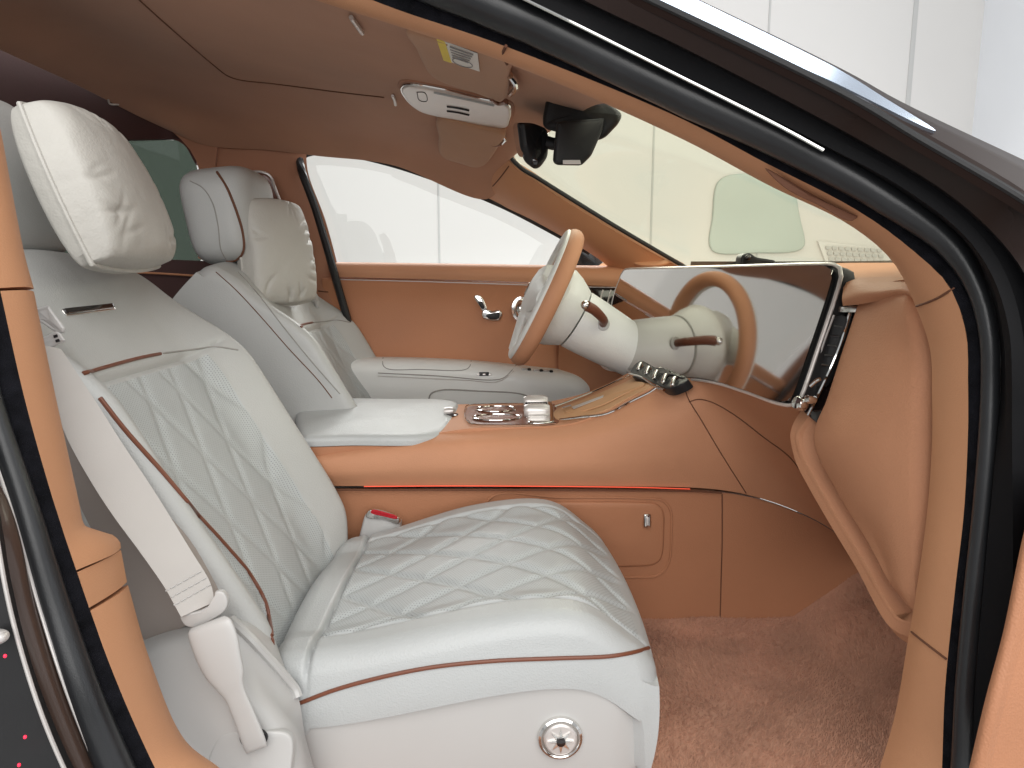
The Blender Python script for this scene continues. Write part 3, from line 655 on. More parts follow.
# vents at the near end
VN = np.cross(P(866,308,.985)-P(836,312,1.035),P(808,416,1.03)-P(836,312,1.035)); VN/=np.linalg.norm(VN); VN = VN if VN@(EYE-P(836,312,1.03))>0 else -VN
nn = VN
V1 = [(836,312,1.035),(866,308,.985),(862,330,.985),(842,380,.995),(822,424,1.005),(808,416,1.03),(800,404,1.05)]
ve = obj('vent_panel', slab(cr(PL(V1),60,True)-nn*0,VN,.03,edge=.002), GLOSSB, ds)
va = PL([(832,308,1.025),(856,312,.995),(866,311,.975),(866,306,.975),(832,306,1.025)])
obj('vent_trim', sweep(cr(PL([(829,309,1.02),(846,309.5,1.0),(866,309,.97)]),12),rrect(.007,.010,.002),up=(0,0,1)), CHROME, ds)
obj('vent_trim', tube(cr(PL([(850,313,.99),(842,340,.995),(826,378,1.0),(808,415,1.01)]),30),.0028,8), CHROME, ds)
vh = obj('air_vent', slab(cr(PL([(836,316,1.0),(846,317,.99),(838,344,.995),(822,384,1.0),(812,386,1.012),(824,346,1.01)]),40,True),nn,.012,edge=.001), BLACK, ds)
for k in range(5):
    t=k/5; a=P(834-16*t,326+48*t,1.0); b=P(843-17*t,327+48*t,.992); obj('vane', tube(cr([a,b],4),.0014,6), GLOSSB, vh)
obj('vent_trim', tube(cr(PL([(834,315,.995),(823,345,1.005),(811,384,1.01)]),20),.0016,6), SATIN, ds)
kn = obj('vent_knob', lathe([(.010,0),(.011,.003),(.011,.012),(.009,.015),(.002,.016)],P(804,404,1.0),nn,20), CHROME, ds)
obj('vent_knob', lathe([(.006,0),(.007,.010),(.005,.014),(.001,.015)],P(814,400,.985),nn,16), CHROME, ds)
obj('vent_lever', tube(cr(PL([(810,386,.985),(816,381,.98),(820,379,.975)]),8),.003,8), CHROME, ds)
# far vent beyond the column
obj('far_vent_panel', slab(PL([(574,287,2.07),(622,288,2.03),(616,318,2.0),(596,345,1.95),(600,310,2.05)]),A((-.75,-.6,.2)),.02,edge=.002), GLOSSB, ds)
obj('far_vent_trim', tube(cr(PL([(574,286,2.06),(600,287,2.04),(622,287,2.02)]),10),.002,6), CHROME, ds)
for x in (603,611,618): obj('far_vane', tube(cr(PL([(x,290,2.01),(x-6,312,1.985)]),6),.0022,6), SATIN, ds)
# lower dash closing panels under the screen on the driver's side
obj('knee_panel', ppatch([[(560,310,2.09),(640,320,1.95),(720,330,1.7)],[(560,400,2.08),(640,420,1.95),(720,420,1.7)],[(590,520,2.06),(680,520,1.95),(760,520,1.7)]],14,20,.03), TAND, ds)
# speaker lid on the far top corner
l = P(651,262.5,2.06); obj('speaker_lid', lathe([(.045,0),(.045,.006),(.040,.009),(.004,.009)],l,(-.25,-.55,.8),30,sx=1.2,sy=.5), TANP, ds)

# ------------------------------------------------------------------ the wide screen
sd = thing('display_screen','wide glossy dash display with silver rim mirroring the steering wheel','screen',P(740,330,1.35))
c00,c10 = P(622,270,1.93),P(842,264,1.0)       # far top, near top
c01,c11 = P(604,345,1.90),P(800,406,1.03)     # far bottom, near bottom
ctr = (c00+c10+c01+c11)/4
sn = np.cross(c10-c00, c01-c00); sn /= np.linalg.norm(sn)
if sn[0] > 0: sn = -sn
def proj(p): return p-sn*((p-ctr)@sn)
def onscreen(px,py,lift=0.0):
    v = ray(px,py); t = ((ctr-EYE)@sn)/(v@sn); return EYE+v*t+sn*lift
osc = [(621,274),(623.5,270),(627,268.8),(640,268.3),(720,266.3),(820,263.6),(832,264),(839,268),(840,276),(836,291),(818,345),(801,394),(797,402),(790,405),(776,403),(748,393),(718,383.5),(700,380),(676,378),(650,372),(600,362),(604,340),(615,290),(619,280)]
o = A([onscreen(x,y) for x,y in osc]); oc = cr(o,140,True)
obj('housing', slab(oc-sn*.004,sn,.022,edge=.004), BLACK, sd)
obj('rim', tube(oc-sn*.002,.0030,8,closed=True,up=tuple(sn)), SATIN, sd)
ci = oc.mean(0); obj('screen_glass', slab(ci+(oc-ci)*.972+sn*.003,sn,.004), SCREEN, sd, smooth=0)
# small sensor pod standing on the screen's top edge
sp = thing('sensor_pod','small black sensor pod on top of the dash behind the display','sensor',P(752,261,1.33))
obj('pod', slab(cr(PL([(741,262,1.33),(743,255,1.33),(750,253,1.33),(757,257,1.33),(768,259,1.33),(776,261,1.33),(776,264,1.33),(741,264,1.33)]),40,True),(0,-1,0),.03,edge=.004), BLACK, sp)
obj('pod_lens', ell(P(748,257.5,1.325),.006,.004,.005), GLOSSB, sp)

# ------------------------------------------------------------------ steering wheel and column
sw = thing('steering_wheel','two-tone tan and ivory steering wheel seen edge-on','steering wheel',P(546,297,1.75))
wc = P(544,297,1.75); ax = A((math.cos(math.radians(25)),-0.015,-math.sin(math.radians(25)))); ax/=np.linalg.norm(ax)  # towards the dash
wx,wy,_ = basis(ax,(0,1,0)); 
e_up = A((0,0,1))-ax*ax[2]; e_up/=np.linalg.norm(e_up); e_sd = np.cross(ax,e_up)
Rw = .163
def ringp(r, h, n=96): return A([wc+e_up*r*math.cos(2*PI*i/n)+e_sd*r*1.02*math.sin(2*PI*i/n)+ax*h for i in range(n)])
def ring(r, h, prof, nm, m):
    n=96; S=[]
    for i in range(n):
        a=2*PI*i/n; d=e_up*math.cos(a)+e_sd*1.02*math.sin(a); S.append([wc+d*(r+u)+ax*(h+v) for u,v in prof])
    S=A(S); V=S.reshape(-1,3); F=grid_faces(n,len(prof),False,cu=True,cv=True); return obj(nm,(V,F,None),m,sw)
ring(Rw,0.006,circ(.0195,18,.0215),'rim_grip',TAN)
ring(Rw-.004,-.013,circ(.0155,16,.0085),'rim_face',WD)
# hub: airbag pad bulging to the driver, spokes
obj('hub_pad', lathe([(.001,-.046),(.03,-.045),(.055,-.040),(.075,-.028),(.082,-.008),(.080,.02),(.072,.045),(.070,.06)],wc,ax,40), WD, sw)
for a,wd in ((90,.05),(-90,.05),(180,.045)):
    aa=math.radians(a); dr = e_up*math.cos(aa)+e_sd*math.sin(aa); tn = np.cross(ax,dr)
    S=[]
    for k in range(9):
        t=k/8; r=.06+t*(Rw-.07); w_=wd*(1-.45*t); h=-.012-.014*(1-t)
        S.append([wc+dr*r+tn*(w_*u)+ax*(h+v*.014) for u,v in circ(1,16)])
    obj('spoke', loft(S), WD, sw)
lg = obj('hub_emblem', lathe([(.016,-.049),(.018,-.047),(.016,-.044)],wc,ax,24), CHROME, sw)
# column shroud: axis from the hub to the dash
scol = thing('steering_column','ivory steering column shroud with a tan control stalk','steering column',P(600,330,1.75))
a0 = wc+ax*.035; a1 = P(590,322,1.75); a2 = P(660,362,1.75)
def shroud(p0,p1,prof,nm,m,sx=.85,sy=1.0):
    d=A(p1)-A(p0); L=np.linalg.norm(d); return obj(nm, lathe([(r,t*L) for r,t in prof],p0,d,40,hint=(0,1,0),sx=sx,sy=sy), m, scol)
b0 = P(552,305,1.75); b1 = P(574,318,1.75); b2=P(650,362,1.75)
shroud(b0,b1,[(.120,0.0),(.122,.12),(.112,.5),(.098,.85),(.092,1.0)],'front_shroud',WD)
cs = shroud(b1+(b2-b1)*.02,b2,[(.088,0),(.090,.02),(.088,.2),(.080,.6),(.072,.9),(.07,1.0)],'rear_shroud',WD)
stk_l,stk_n = hit(603,324,[cs]); 
if stk_l is None: stk_l = P(603,324,1.66)
obj('stalk_base', lathe([(.016,-.004),(.016,.002),(.012,.004),(.003,.004)],stk_l,(-.1,-1,.25),24), WT, scol)
sk_ = obj('stalk', tube(cr([stk_l,stk_l+A((-.004,-.03,.012)),P(594,310,stk_l[1]-.06),P(587,306,stk_l[1]-.07)],20),.0118,14,scale=np.linspace(.8,1.05,20)), PIPE, scol)
obj('stalk_tip', ell(P(585,305,stk_l[1]-.072),.0105,.0105,.0105), CHROME, sk_)
# white lower cover piece that meets the console
# ------------------------------------------------------------------ centre console
cc = thing('center_console','tan leather centre console with ivory armrest lid, cup holders and a red light strip','console',(.1,1.5,.5))
U = [ # columns left to right, each top to bottom
 [(300,452,1.42),(300,462,1.375),(300,474,1.37),(300,486,1.385)],
 [(430,433,1.43),(432,446,1.385),(434,466,1.37),(436,486,1.385)],
 [(520,427,1.43),(522,442,1.385),(526,464,1.37),(530,486,1.385)],
 [(568,424,1.43),(574,440,1.385),(580,462,1.37),(590,486,1.385)],
 [(604,412,1.43),(612,432,1.38),(622,458,1.37),(634,486.5,1.385)],
 [(640,394,1.43),(652,422,1.37),(664,452,1.365),(676,487,1.385)],
 [(668,382,1.40),(688,415,1.35),(702,450,1.36),(712,489,1.388)],
 [(690,378,1.36),(714,414,1.34),(728,452,1.36),(744,494,1.39)],
 [(722,384,1.27),(746,418,1.30),(764,458,1.35),(784,506,1.395)],
 [(760,395,1.14),(784,428,1.22),(806,474,1.31),(826,526,1.40)],
 [(803,410,1.06),(824,450,1.14),(846,500,1.26),(870,560,1.41)]]
UG = interp_grid([list(r) for r in zip(*[PL(c_) for c_ in U])],40,140)
us = obj('side_cover', sheet(UG,.01), TAN, cc)
obj('ambient_strip', tube(cr(PL([(364,486.5,1.379),(450,486,1.379),(560,486.5,1.379),(640,487.5,1.379),(690,489,1.383)]),40),.0010,8), STRIP, cc)
Lw = [[(300,490,1.395),(450,490,1.395),(600,490,1.395),(700,491,1.395),(745,496,1.40),(786,508,1.405),(828,528,1.41),(872,562,1.42)],
      [(300,520,1.40),(450,520,1.40),(600,520,1.40),(700,521,1.40),(745,524,1.40),(788,532,1.405),(830,548,1.41),(874,580,1.42)],
      [(300,640,1.42),(450,640,1.42),(600,640,1.42),(700,640,1.42),(745,640,1.42),(800,640,1.42),(845,640,1.42),(890,640,1.42)]]
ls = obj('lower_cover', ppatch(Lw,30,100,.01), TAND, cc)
obj('lower_cover_lip', tube(cr(PL([(330,490,1.385),(450,490,1.385),(600,490.5,1.385),(700,491.5,1.388),(722,493,1.388)]),40),.002,6), SEAM, cc)
obj('seam', tube(hits([(722,494),(722,540),(721,580),(720,618)],[ls],30,.001),.0012,6), SEAM, cc)
obj('seam', tube(hits([(684,384),(688,398),(700,418),(722,455),(746,493)],[us],50,.0008),.0011,6), SEAM, cc)
obj('seam', tube(hits([(689,402),(698,399),(712,402),(735,415),(765,438),(790,457),(812,488)],[us],50,.0008),.0011,6), SEAM, cc)
# stowage flap with chrome handle
fl = [(500,502),(560,501),(640,501.5),(656,503),(663,510),(664,530),(661,558),(654,564),(630,566),(560,567),(500,567)]
fo = A([hit(x,y,[ls])[0] for x,y in fl]); fn = A((0,-1,.12))
flap = obj('stowage_flap', slab(cr(fo,80,True)+A((0,-.006,0)),fn,.012,edge=.006), TAND, cc)
f2 = [(490,498),(560,497),(646,498),(662,500),(670,509),(671,535),(668,564),(658,575),(630,577),(560,577),(490,577)]
obj('flap_recess', tube(cr(A([hit(x,y,[ls],.001)[0] for x,y in f2]),80,True),.0026,6,closed=True,up=(0,1,0)), TAND, cc)
hl_ = P(647,520.5,1.39)
hd = obj('flap_handle', box(hl_,.016,.030,.008,(0,-1,.1),r=.005), CHROME, flap)
obj('handle_slot', box(hl_+A((0,-.0045,0)),.006,.018,.003,(0,-1,.1),r=.002), SATIN, hd)
# top deck
dk = [[(420,436,1.425),(470,428.5,1.425),(520,427,1.425),(568,424,1.425),(604,412,1.425),(640,394,1.425),(668,380,1.41)],
      [(425,406,1.66),(470,404,1.66),(520,403.5,1.66),(545,402,1.66),(585,393,1.66),(622,377,1.66),(650,362,1.66)]]
dg = interp_grid([PL(r) for r in dk],10,80); deck = obj('top_deck', sheet(dg,.03,toward=(0,1.2,2)), TAN, cc)
def ondeck(px,py,l=0.0): return hit(px,py,[deck],l)[0]
def plate(pix, nm, m, lift=.002, th=.004, edge=.001, n=60, par=None, closed_smooth=True, up=(-.2,0,1)):
    o=A([ondeck(x,y,0) for x,y in pix]); o=cr(o,n,True) if closed_smooth else o
    return obj(nm, slab(o+A(up)*lift,A(up),th,edge=edge), m, par or cc)
wd = plate([(467,421),(466,411),(470,407),(490,406.3),(520,406),(552,404),(556,410),(556,424),(530,425.3),(500,425.6),(474,425)],'wood_inlay',WOOD)
obj('inlay_trim', tube(cr(A([ondeck(x,y,.004) for x,y in [(466,421),(465,411),(469,406.5),(490,405.5),(520,405),(552,403.5)]]),40),.0014,6), CHROME, wd)
obj('inlay_trim', tube(cr(A([ondeck(x,y,.004) for x,y in [(467,422),(474,426),(500,427),(530,426.6),(556,425)]]),40),.0018,6), CHROME, wd)
for (x,y,rx) in ((496,410.5,.045),(497,419,.052)):
    c_=ondeck(x,y,.004)
    ringv=[c_+A((rx*math.cos(2*PI*i/40),.034*math.sin(2*PI*i/40),0)) for i in range(40)]
    cupr = obj('cup_holder', tube(ringv,.0021,8,closed=True,up=(0,0,1)), CHROME, cc)
    obj('cup_well', slab(A(ringv)*1.0+A((0,0,-.001)),(0,0,1),.002), WOOD, cupr)
# chrome drive dial: two knurled rollers in a frame
fr = plate([(524,407),(527,402),(546,401),(551,404),(554,420),(553,424),(530,425),(527,421)],'dial_frame',CHROME,.006,.012,.003)
for (x,y) in ((537,417),(536,408)):
    c_=ondeck(x,y,.014); S=[]
    for i in range(19):
        t=-1+2*i/18; r=.0165*(1-.25*abs(t)**4)*(1+.05*(i%2))
        S.append([c_+A((t*.028,r*math.cos(2*PI*k/24),r*math.sin(2*PI*k/24))) for k in range(24)])
    obj('drive_roller', loft(S), SATIN, fr)
obj('roller_gap', box(ondeck(536.5,413,.022),.05,.004,.006,r=.001), BLACK, fr)
# charging tray
tr = plate([(559,421),(556,411),(570,406),(600,394),(628,382),(634,379),(644,378),(654,382),(657,385),(650,389),(630,398),(606,411),(580,418.5)],'charging_tray',TRAY,.003,.004,.001)
obj('tray_rim', tube(cr(A([ondeck(x,y,.006) for x,y in [(560,422.5),(580,420),(606,413),(632,400),(652,390),(657.5,385.5),(653,380.5),(641,376.5),(633,377),(600,392),(570,404),(556,409)]]),80),.0028,8), CHROME, tr)
obj('tray_mat', slab(cr(A([ondeck(x,y,.009) for x,y in [(566,416),(570,411),(600,399),(626,387.5),(640,385),(646,388),(628,396),(604,408),(580,415)]]),50,True),A((-.25,0,1)),.003,edge=.001), TRAY, tr)
pr = A([ondeck(x,y,.0135) for x,y in [(573,412.5),(606,400.5),(605,402.8),(575,414.6)]]); obj('tray_lettering', slab(pr,A((-.25,0,1)),.0008), SATIN, tr)
for i,x in enumerate((566.5,569.5)): obj('tray_symbol', box(ondeck(x,412.5-.9*i,.0135),.007,.014,.001,(-.25,0,1),r=.0003), INK, tr)
# switch bank at the top of the console
sb = obj('switch_bank', slab(cr(PL([(630,373,1.55),(640,361,1.61),(650,361,1.61),(674,374,1.39),(688,380,1.33),(672,388,1.34),(655,384,1.42)]),60,True),A((-.6,-.25,.75)),.02,edge=.002), BLACK, cc)
for (x,y,d_) in ((640,367,1.56),(648,371,1.51),(656,375,1.455),(665,379,1.40),(674,382,1.36)):
    obj('toggle', box(P(x,y,d_-.008),.010,.026,.012,(-.6,-.25,.75),r=.004,rot=.5), CHROME, sb)
obj('bank_trim', tube(cr(PL([(629,374,1.54),(640,377,1.50),(655,386,1.41),(664,390,1.36)]),20),.003,8), CHROME, sb)
# armrest lid
lid = [(300,402),(340,399),(400,399.5),(446,400.5),(458,404),(458,411),(452,428),(442,440),(420,445.5),(350,446),(310,447),(300,446)]
ar_d = lambda y: 1.68-(y-400)/46*.29
lt = cr([(x,y,ar_d(y)) for x,y in lid],120,True)
lo = A([P(*q) for q in lt]); lo[:,2] = lo[:,2]*.62+lo[:,2].mean()*.38+.013
obj('armrest_lid', puffed(lo,lo.mean(0),A((0,0,1)),.012,.003,.020), WL, cc)
obj('lid_base', slab(lo.mean(0)+(lo-lo.mean(0))*.985+A((0,0,-.022)),(0,0,1),.07), TAND, cc)
lk = P(447,411,1.56); obj('lid_latch', lathe([(.013,-.004),(.013,.008),(.010,.016),(.003,.018)],lk,(1,-.2,.1),20,sx=1,sy=.7), SATIN, cc)
obj('latch_base', lathe([(.018,-.003),(.018,.003),(.012,.005),(.003,.005)],lk+A((.008,-.002,-.010)),(0,0,1),20), GLOSSB, cc)
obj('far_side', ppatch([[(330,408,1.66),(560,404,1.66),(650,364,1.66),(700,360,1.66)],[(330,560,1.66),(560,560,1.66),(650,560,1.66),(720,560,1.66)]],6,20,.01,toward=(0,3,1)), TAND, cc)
# ------------------------------------------------------------------ seats
SY = 1.10
def quilt(a, b, pa, pb, depth, bend=0.0):
    "stitched diamonds: double rows, puffed between. a,b arrays in metres"
    bb = b/pb; aa = (a+bend*b*b)/pa
    s1 = aa+bb; s2 = aa-bb
    d1 = np.abs(s1-np.round(s1)); d2 = np.abs(s2-np.round(s2))
    d = np.minimum(d1,d2)*min(pa,pb)*.8
    puff = 1-np.exp(-(d/.0075)**1.4)
    dbl = np.exp(-((d-.0045)/.0012)**2)*.28      # the twin stitch row beside each groove
    return depth*(puff-dbl)
def pad_grid(nu, nv, uedge=.1):
    def dist(n):
        t = np.linspace(-1,1,n); return np.sign(t)*(np.abs(t)*(1.0)+0.0) if False else np.sin(t*PI/2*.80)/np.sin(PI/2*.80)
    return np.meshgrid(dist(nu),dist(nv),indexing='ij')
def padded(ha, hb, kcor, top, r, thick, frame, nu=200, nv=150, side=None, insert=None, taper=None, front=0.0, tf=None):
    """pad with rounded edges. a in [-ha,ha], b in [-hb,hb]; top(a,b)->height; frame(a,b,c)->world.
    returns (shell piece, insert piece) split by insert(a,b) mask"""
    U,V = pad_grid(nu,nv)
    a = ha*U*np.sqrt(1-kcor*V*V/2); b = hb*V*np.sqrt(1-kcor*U*U/2)
    if taper is not None: b = b*taper(a)
    ea = ha*(1-np.abs(U)); eb = hb*(1-np.abs(V)); 
    ea=np.minimum(ea,r); eb=np.minimum(eb,r)
    q = np.sqrt(np.maximum((r-ea)**2+(r-eb)**2,0)); q=np.minimum(q,r)
    drop = r-np.sqrt(np.maximum(r*r-q*q,0))
    c = top(a,b)-drop
    W = frame(a,b,c); vv = W.reshape(-1,3); F = grid_faces(nu,nv)
    uv = np.stack([a,b],-1).reshape(-1,2)
    ring = [(i,0) for i in range(nu)]+[(nu-1,j) for j in range(1,nv)]+[(i,nv-1) for i in range(nu-2,-1,-1)]+[(0,j) for j in range(nv-2,0,-1)]
    ii = np.array([i*nv+j for i,j in ring]); ra = a.ravel()[ii]; rb = b.ravel()[ii]; rc = c.ravel()[ii]
    verts=[vv]; base=len(vv); n=len(ring); prev=ii; uvs=[uv]; K=10
    fw_ = sstep(.84,.945,ra/ha); thk = (thick if tf is None else thick*tf(ra))+front*3.2*fw_
    for k in range(1,K+1):
        t=k/K; bul = .006*math.sin(PI*t*.6)
        nrm = np.stack([ra/ha,rb/hb],1); nrm/=np.maximum(np.linalg.norm(nrm,axis=1,keepdims=True),1e-6)
        w = frame(ra+nrm[:,0]*(bul-front*1.0*t**2.2*fw_), rb+nrm[:,1]*bul, rc-thk*t); verts.append(w); uvs.append(np.stack([ra,rb],1))
        cur = np.arange(base+(k-1)*n, base+k*n)
        for x in range(n): F.append((int(prev[x]),int(cur[x]),int(cur[(x+1)%n]),int(prev[(x+1)%n])))
        prev = cur
    off = base+K*n
    for sc_ in (.72,.4,.1):
        verts.append(frame(ra*sc_, rb*sc_, np.full(n,(rc-thk).mean())+(rc-thk-(rc-thk).mean())*sc_)); uvs.append(np.stack([ra,rb],1))
        cur = np.arange(off,off+n); off += n
        for x in range(n): F.append((int(prev[x]),int(cur[x]),int(cur[(x+1)%n]),int(prev[(x+1)%n])))
        prev = cur
    F.append(tuple(int(x) for x in prev[::-1]))
    allv = np.vstack(verts); alluv = np.vstack(uvs)
    if insert is None: return (allv,F,alluv),None
    am = insert(a,b).ravel(); inn=[];out=[]
    for f in F:
        if len(f)==4 and max(f) < nu*nv and all(am[i] for i in f): inn.append(f)
        else: out.append(f)
    used = sorted({i for f in inn for i in f}); mp={i:k for k,i in enumerate(used)}
    return (allv,out,alluv),(allv[used],[tuple(mp[i] for i in f) for f in inn],alluv[used])

def fr_cushion(x0,y0):
    def f(a,b,c): return np.stack([x0+a,y0+b,np.broadcast_to(c,a.shape)],-1)
    return f
BP = cr(A([(-.265,0,.56),(-.318,0,.66),(-.365,0,.75),(-.445,0,.89),(-.54,0,1.055),(-.635,0,1.18),(-.70,0,1.235)]),400)
BS = np.concatenate([[0],np.cumsum(np.linalg.norm(np.diff(BP,axis=0),axis=1))]); BL = BS[-1]
def fr_back(y0, dx=0.0):
    T = np.gradient(BP,axis=0); T/=np.linalg.norm(T,axis=1,keepdims=True)
    def f(a,b,c):
        s = np.clip(a+BL/2,0,BL); x=np.interp(s,BS,BP[:,0]); z=np.interp(s,BS,BP[:,2]); tx=np.interp(s,BS,T[:,0]); tz=np.interp(s,BS,T[:,2])
        return np.stack([x+dx+c*tz, y0+b, z-c*tx],-1)
    return f
def make_seat(name, y0, label, group, dx=0.0, full=True):
    t = thing(name,label,'car seat',(-.1+dx,y0,.50),group)
    # cushion
    ha,hb = .273,.262; x0=-.036+dx
    def top(a,b):
        z = .684+.058*sstep(-.26,.12,a)-.060*sstep(.11,.262,a)**2
        z = z + .010*sstep(.15,.20,np.abs(b))*sstep(.26,.1,a) + .006*np.cos(b/.3)
        m = sstep(.196,.186,np.abs(b))*sstep(-.205,-.195,a)*sstep(.258,.235,a)
        z = z + m*quilt(a,b,.132,.104,.0054,bend=1.2) + (1-m)*.004 - .006*np.exp(-((np.abs(b)-.193)/.004)**2)*sstep(-.2,-.19,a)
        z = z - .010*np.exp(-((a+.205)/.004)**2)
        z = z - .045*sstep(.0,.262,b)*sstep(.0,-.26,a)*.4
        return z
    ins = lambda a,b: (np.abs(b)<.190)&(a>-.202)&(a<.245)
    sh,inn = padded(ha,hb,.20,top,.034,.060,fr_cushion(x0,y0),230,190,insert=ins,front=.022)
    cush = obj('seat_cushion', sh, WL, t, recalc=True, smooth=60)
    ic = obj('quilted_insert', inn, WP, cush, smooth=180, label='diamond quilted perforated seat insert')
    # valance (lower body)
    S=[]
    for k in range(9):
        z=.678-k*.030; ins_=.003+.004*k*(k>6)
        o=planar((x0-.005,y0,z),(0,0,1),rrect(2*(ha-ins_-.006),2*(hb-ins_-.002),.075,8),(0,1,0)); o[:,2]-=.045*(1-k/8)*(1-np.clip((o[:,0]-x0+ha)/(2*ha),0,1)); S.append(o)
    o_=[]
    val = obj('side_valance', loft(S), WT, t)
    # backrest
    hbB=.262
    taper = lambda a: 1-.03*sstep(.0,.36,a)-.09*sstep(-.15,-.40,a)
    def btop(a,b):
        w = np.abs(b)/.26
        bol = .068*sstep(.50,1.0,w)*sstep(-.40,-.22,a)*sstep(.33,.10,a)
        c = bol+.012*sstep(.2,.36,a)*(1-.4*w)
        m = sstep(.72,.68,w)*sstep(.155,.145,a)*sstep(-.30,-.26,a)
        c = c+m*quilt(a,b*1.0,.215,.100,.0042)+(1-m)*.003
        c = c-.006*np.exp(-((a-.158)/.004)**2)*sstep(.90,.80,w)
        c = c-.02*sstep(.30,.40,a)*w**2
        return c
    binsert = lambda a,b: (np.abs(b)/.26<.70)&(a<.150)&(a>-.30)
    sh,inn = padded(BL/2,hbB,.09,btop,.028,.18,fr_back(y0,dx),230,170,insert=binsert,taper=taper,tf=lambda a: 1-.5*sstep(-.05,.30,a))
    back = obj('backrest', sh, WLW, t, smooth=60)
    bi = obj('quilted_insert', inn, WP, back, smooth=180, label='diamond quilted perforated backrest insert')
    return t,cush,ic,val,back,bi
SG = 'front seats'
ps,cush,cins,val,back,bins = make_seat('front_seat',SY,'nearest ivory quilted leather front seat with a round chrome knob on its base',SG)
# parts seen only on the near seat are placed on its surfaces
def pipe_on(pix, obs, r, nm, m, par, lift=.0, n=80): return obj(nm, tube(hits(pix,obs,n,lift),r,8), m, par)
allb=[back,bins]; allc=[cush,cins]
def cush_edge(b, a0, a1, n, zoff=0.0):
    pts=[]
    for a in np.linspace(a0,a1,n):
        z=.702+.040*sstep(-.2,.12,a)-.055*sstep(.12,.262,a)**2+.010*sstep(.26,.1,a)+.004; pts.append((-.045+a,SY+b,z+zoff))
    return A(pts)
# piping and stitching of the near seat
pipe_on([(297,704),(340,688),(420,669),(490,661),(560,658),(610,656),(640,651),(648,648)],allc,.0027,'piping',PIPE,cush,.001)
pipe_on([(83,374),(110,366),(140,358),(160,354)],allb,.0028,'piping',PIPE,back,.001)
pipe_on([(163,353.5),(190,350),(215,347),(238,350)],allb,.0016,'yoke_seam',GSEAM,back,.0004)
pipe_on([(100,398),(125,430),(160,470),(195,512),(225,545),(250,575),(266,605),(271,635),(273,660)],allb,.0028,'piping',PIPE,back,.001)
l,n = hit(89,309.5,allb,.002)
l2,_ = hit(114,307,allb,.002); l1,_ = hit(63,313,allb,.002)
axx = l2-l1; L=np.linalg.norm(axx); axx/=L; up_=np.cross(n,axx)
bd = obj('badge_plate', slab(A([(l1+l2)/2+axx*u+up_*v for u,v in rrect(L,.012,.004)]),n,.006,edge=.001), CHROME, back)
obj('badge_face', slab(A([(l1+l2)/2+n*.002+up_*.0015+axx*u+up_*v for u,v in rrect(L*.96,.0075,.003)]),n,.004,edge=.0006), GLOSSB, bd)
# chrome knob on the valance
kl,kn_ = hit(560,736,[val]); kn_ = A((0,-1,0.03)); kn_/=np.linalg.norm(kn_)
knob = obj('adjuster_knob', lathe([(.029,-.004),(.030,.003),(.029,.0065),(.026,.008),(.0235,.006),(.0225,.0035),(.003,.0035)],kl,kn_,48), CHROME, val)
x_,y_,_z = basis(kn_,(0,0,1))
obj('knob_face', lathe([(.0222,.0),(.0218,.008),(.0195,.0098),(.003,.0098)],kl,kn_,40), SATIN, knob)
star=[]
for i in range(16):
    r=.0175 if i%2==0 else .007; a=2*PI*i/16; star.append(kl+x_*r*math.cos(a)+y_*r*math.sin(a)+kn_*.0125)
obj('knob_emblem', slab(A(star),kn_,.003,edge=.001), CHROME, knob)
obj('knob_center', lathe([(.0062,.011),(.006,.0145),(.0045,.0150),(.001,.0150)],kl,kn_,24), GLOSSB, knob)
# white plastic frame cover at the rear of the seat base
bcov = obj('base_cover', ppatch([
  [(100,660,.83),(150,628,.86),(200,612,.88),(240,606,.89),(262,612,.90),(275,640,.885)],
  [(110,690,.80),(160,650,.80),(210,632,.81),(245,630,.82),(272,655,.83),(290,680,.845)],
  [(120,720,.79),(165,690,.78),(215,670,.78),(250,675,.79),(280,695,.81),(299,700,.835)],
  [(140,760,.78),(175,735,.77),(225,715,.765),(262,715,.77),(292,728,.79),(305,735,.83)],
  [(160,800,.77),(190,790,.76),(230,780,.755),(270,780,.76),(300,780,.775),(320,790,.82)]],30,40,.02), WT, ps)
obj('base_ridge', sweep(hits([(232,622),(250,640),(270,662),(287,682),(299,697)],[bcov],30,.003), circ(.006,8), up=FW), WT, bcov)
obj('side_shell', ppatch([
  [(30,400,0.850),(50,400,0.835),(66,400,0.820)],[(40,450,0.850),(72,450,0.830),(100,455,0.815)],[(50,500,0.850),(95,500,0.825),(138,505,0.813)],
  [(70,560,0.850),(130,560,0.825),(180,555,0.813)],[(95,625,0.840),(155,603,0.825),(203,590,0.815)],[(110,660,0.840),(172,632,0.830),(218,612,0.820)]],24,20,.05), mat('taupe_shell',(.30,.26,.235),.6,bump=[(500,.2,.0008)],var=(5,.05)), ps)
# driver's seat: a copy, further across
DY = 1.84
dsn = dup(ps,(ps.location.x+.065, DY, ps.location.z))
dsn['label'] = 'farther ivory driver seat behind the steering wheel, partly hidden by the near seat'
for ch in list(dsn.children):
    if ch.name.split('.')[0] in ('base_cover','side_shell'):
        for g_ in list(ch.children): bpy.data.objects.remove(g_)
        bpy.data.objects.remove(ch); continue
    if ch.name.split('.')[0] == 'backrest': dback = ch; register(ch,back)
obj('bolster_seam', tube(hits([(216,272),(236,290),(262,318),(290,350),(318,380),(332,398)],[dback],60,.0002),.0012,6), SEAM, dback)
obj('bolster_seam', tube(hits([(238,272),(256,292),(286,330),(312,362),(340,394)],[dback],60,.0004),.0014,6), GSEAM, dback)
for g_ in list(dback.children):
    if g_.name.startswith('piping') and g_.dimensions.z > .15: bpy.data.objects.remove(g_)

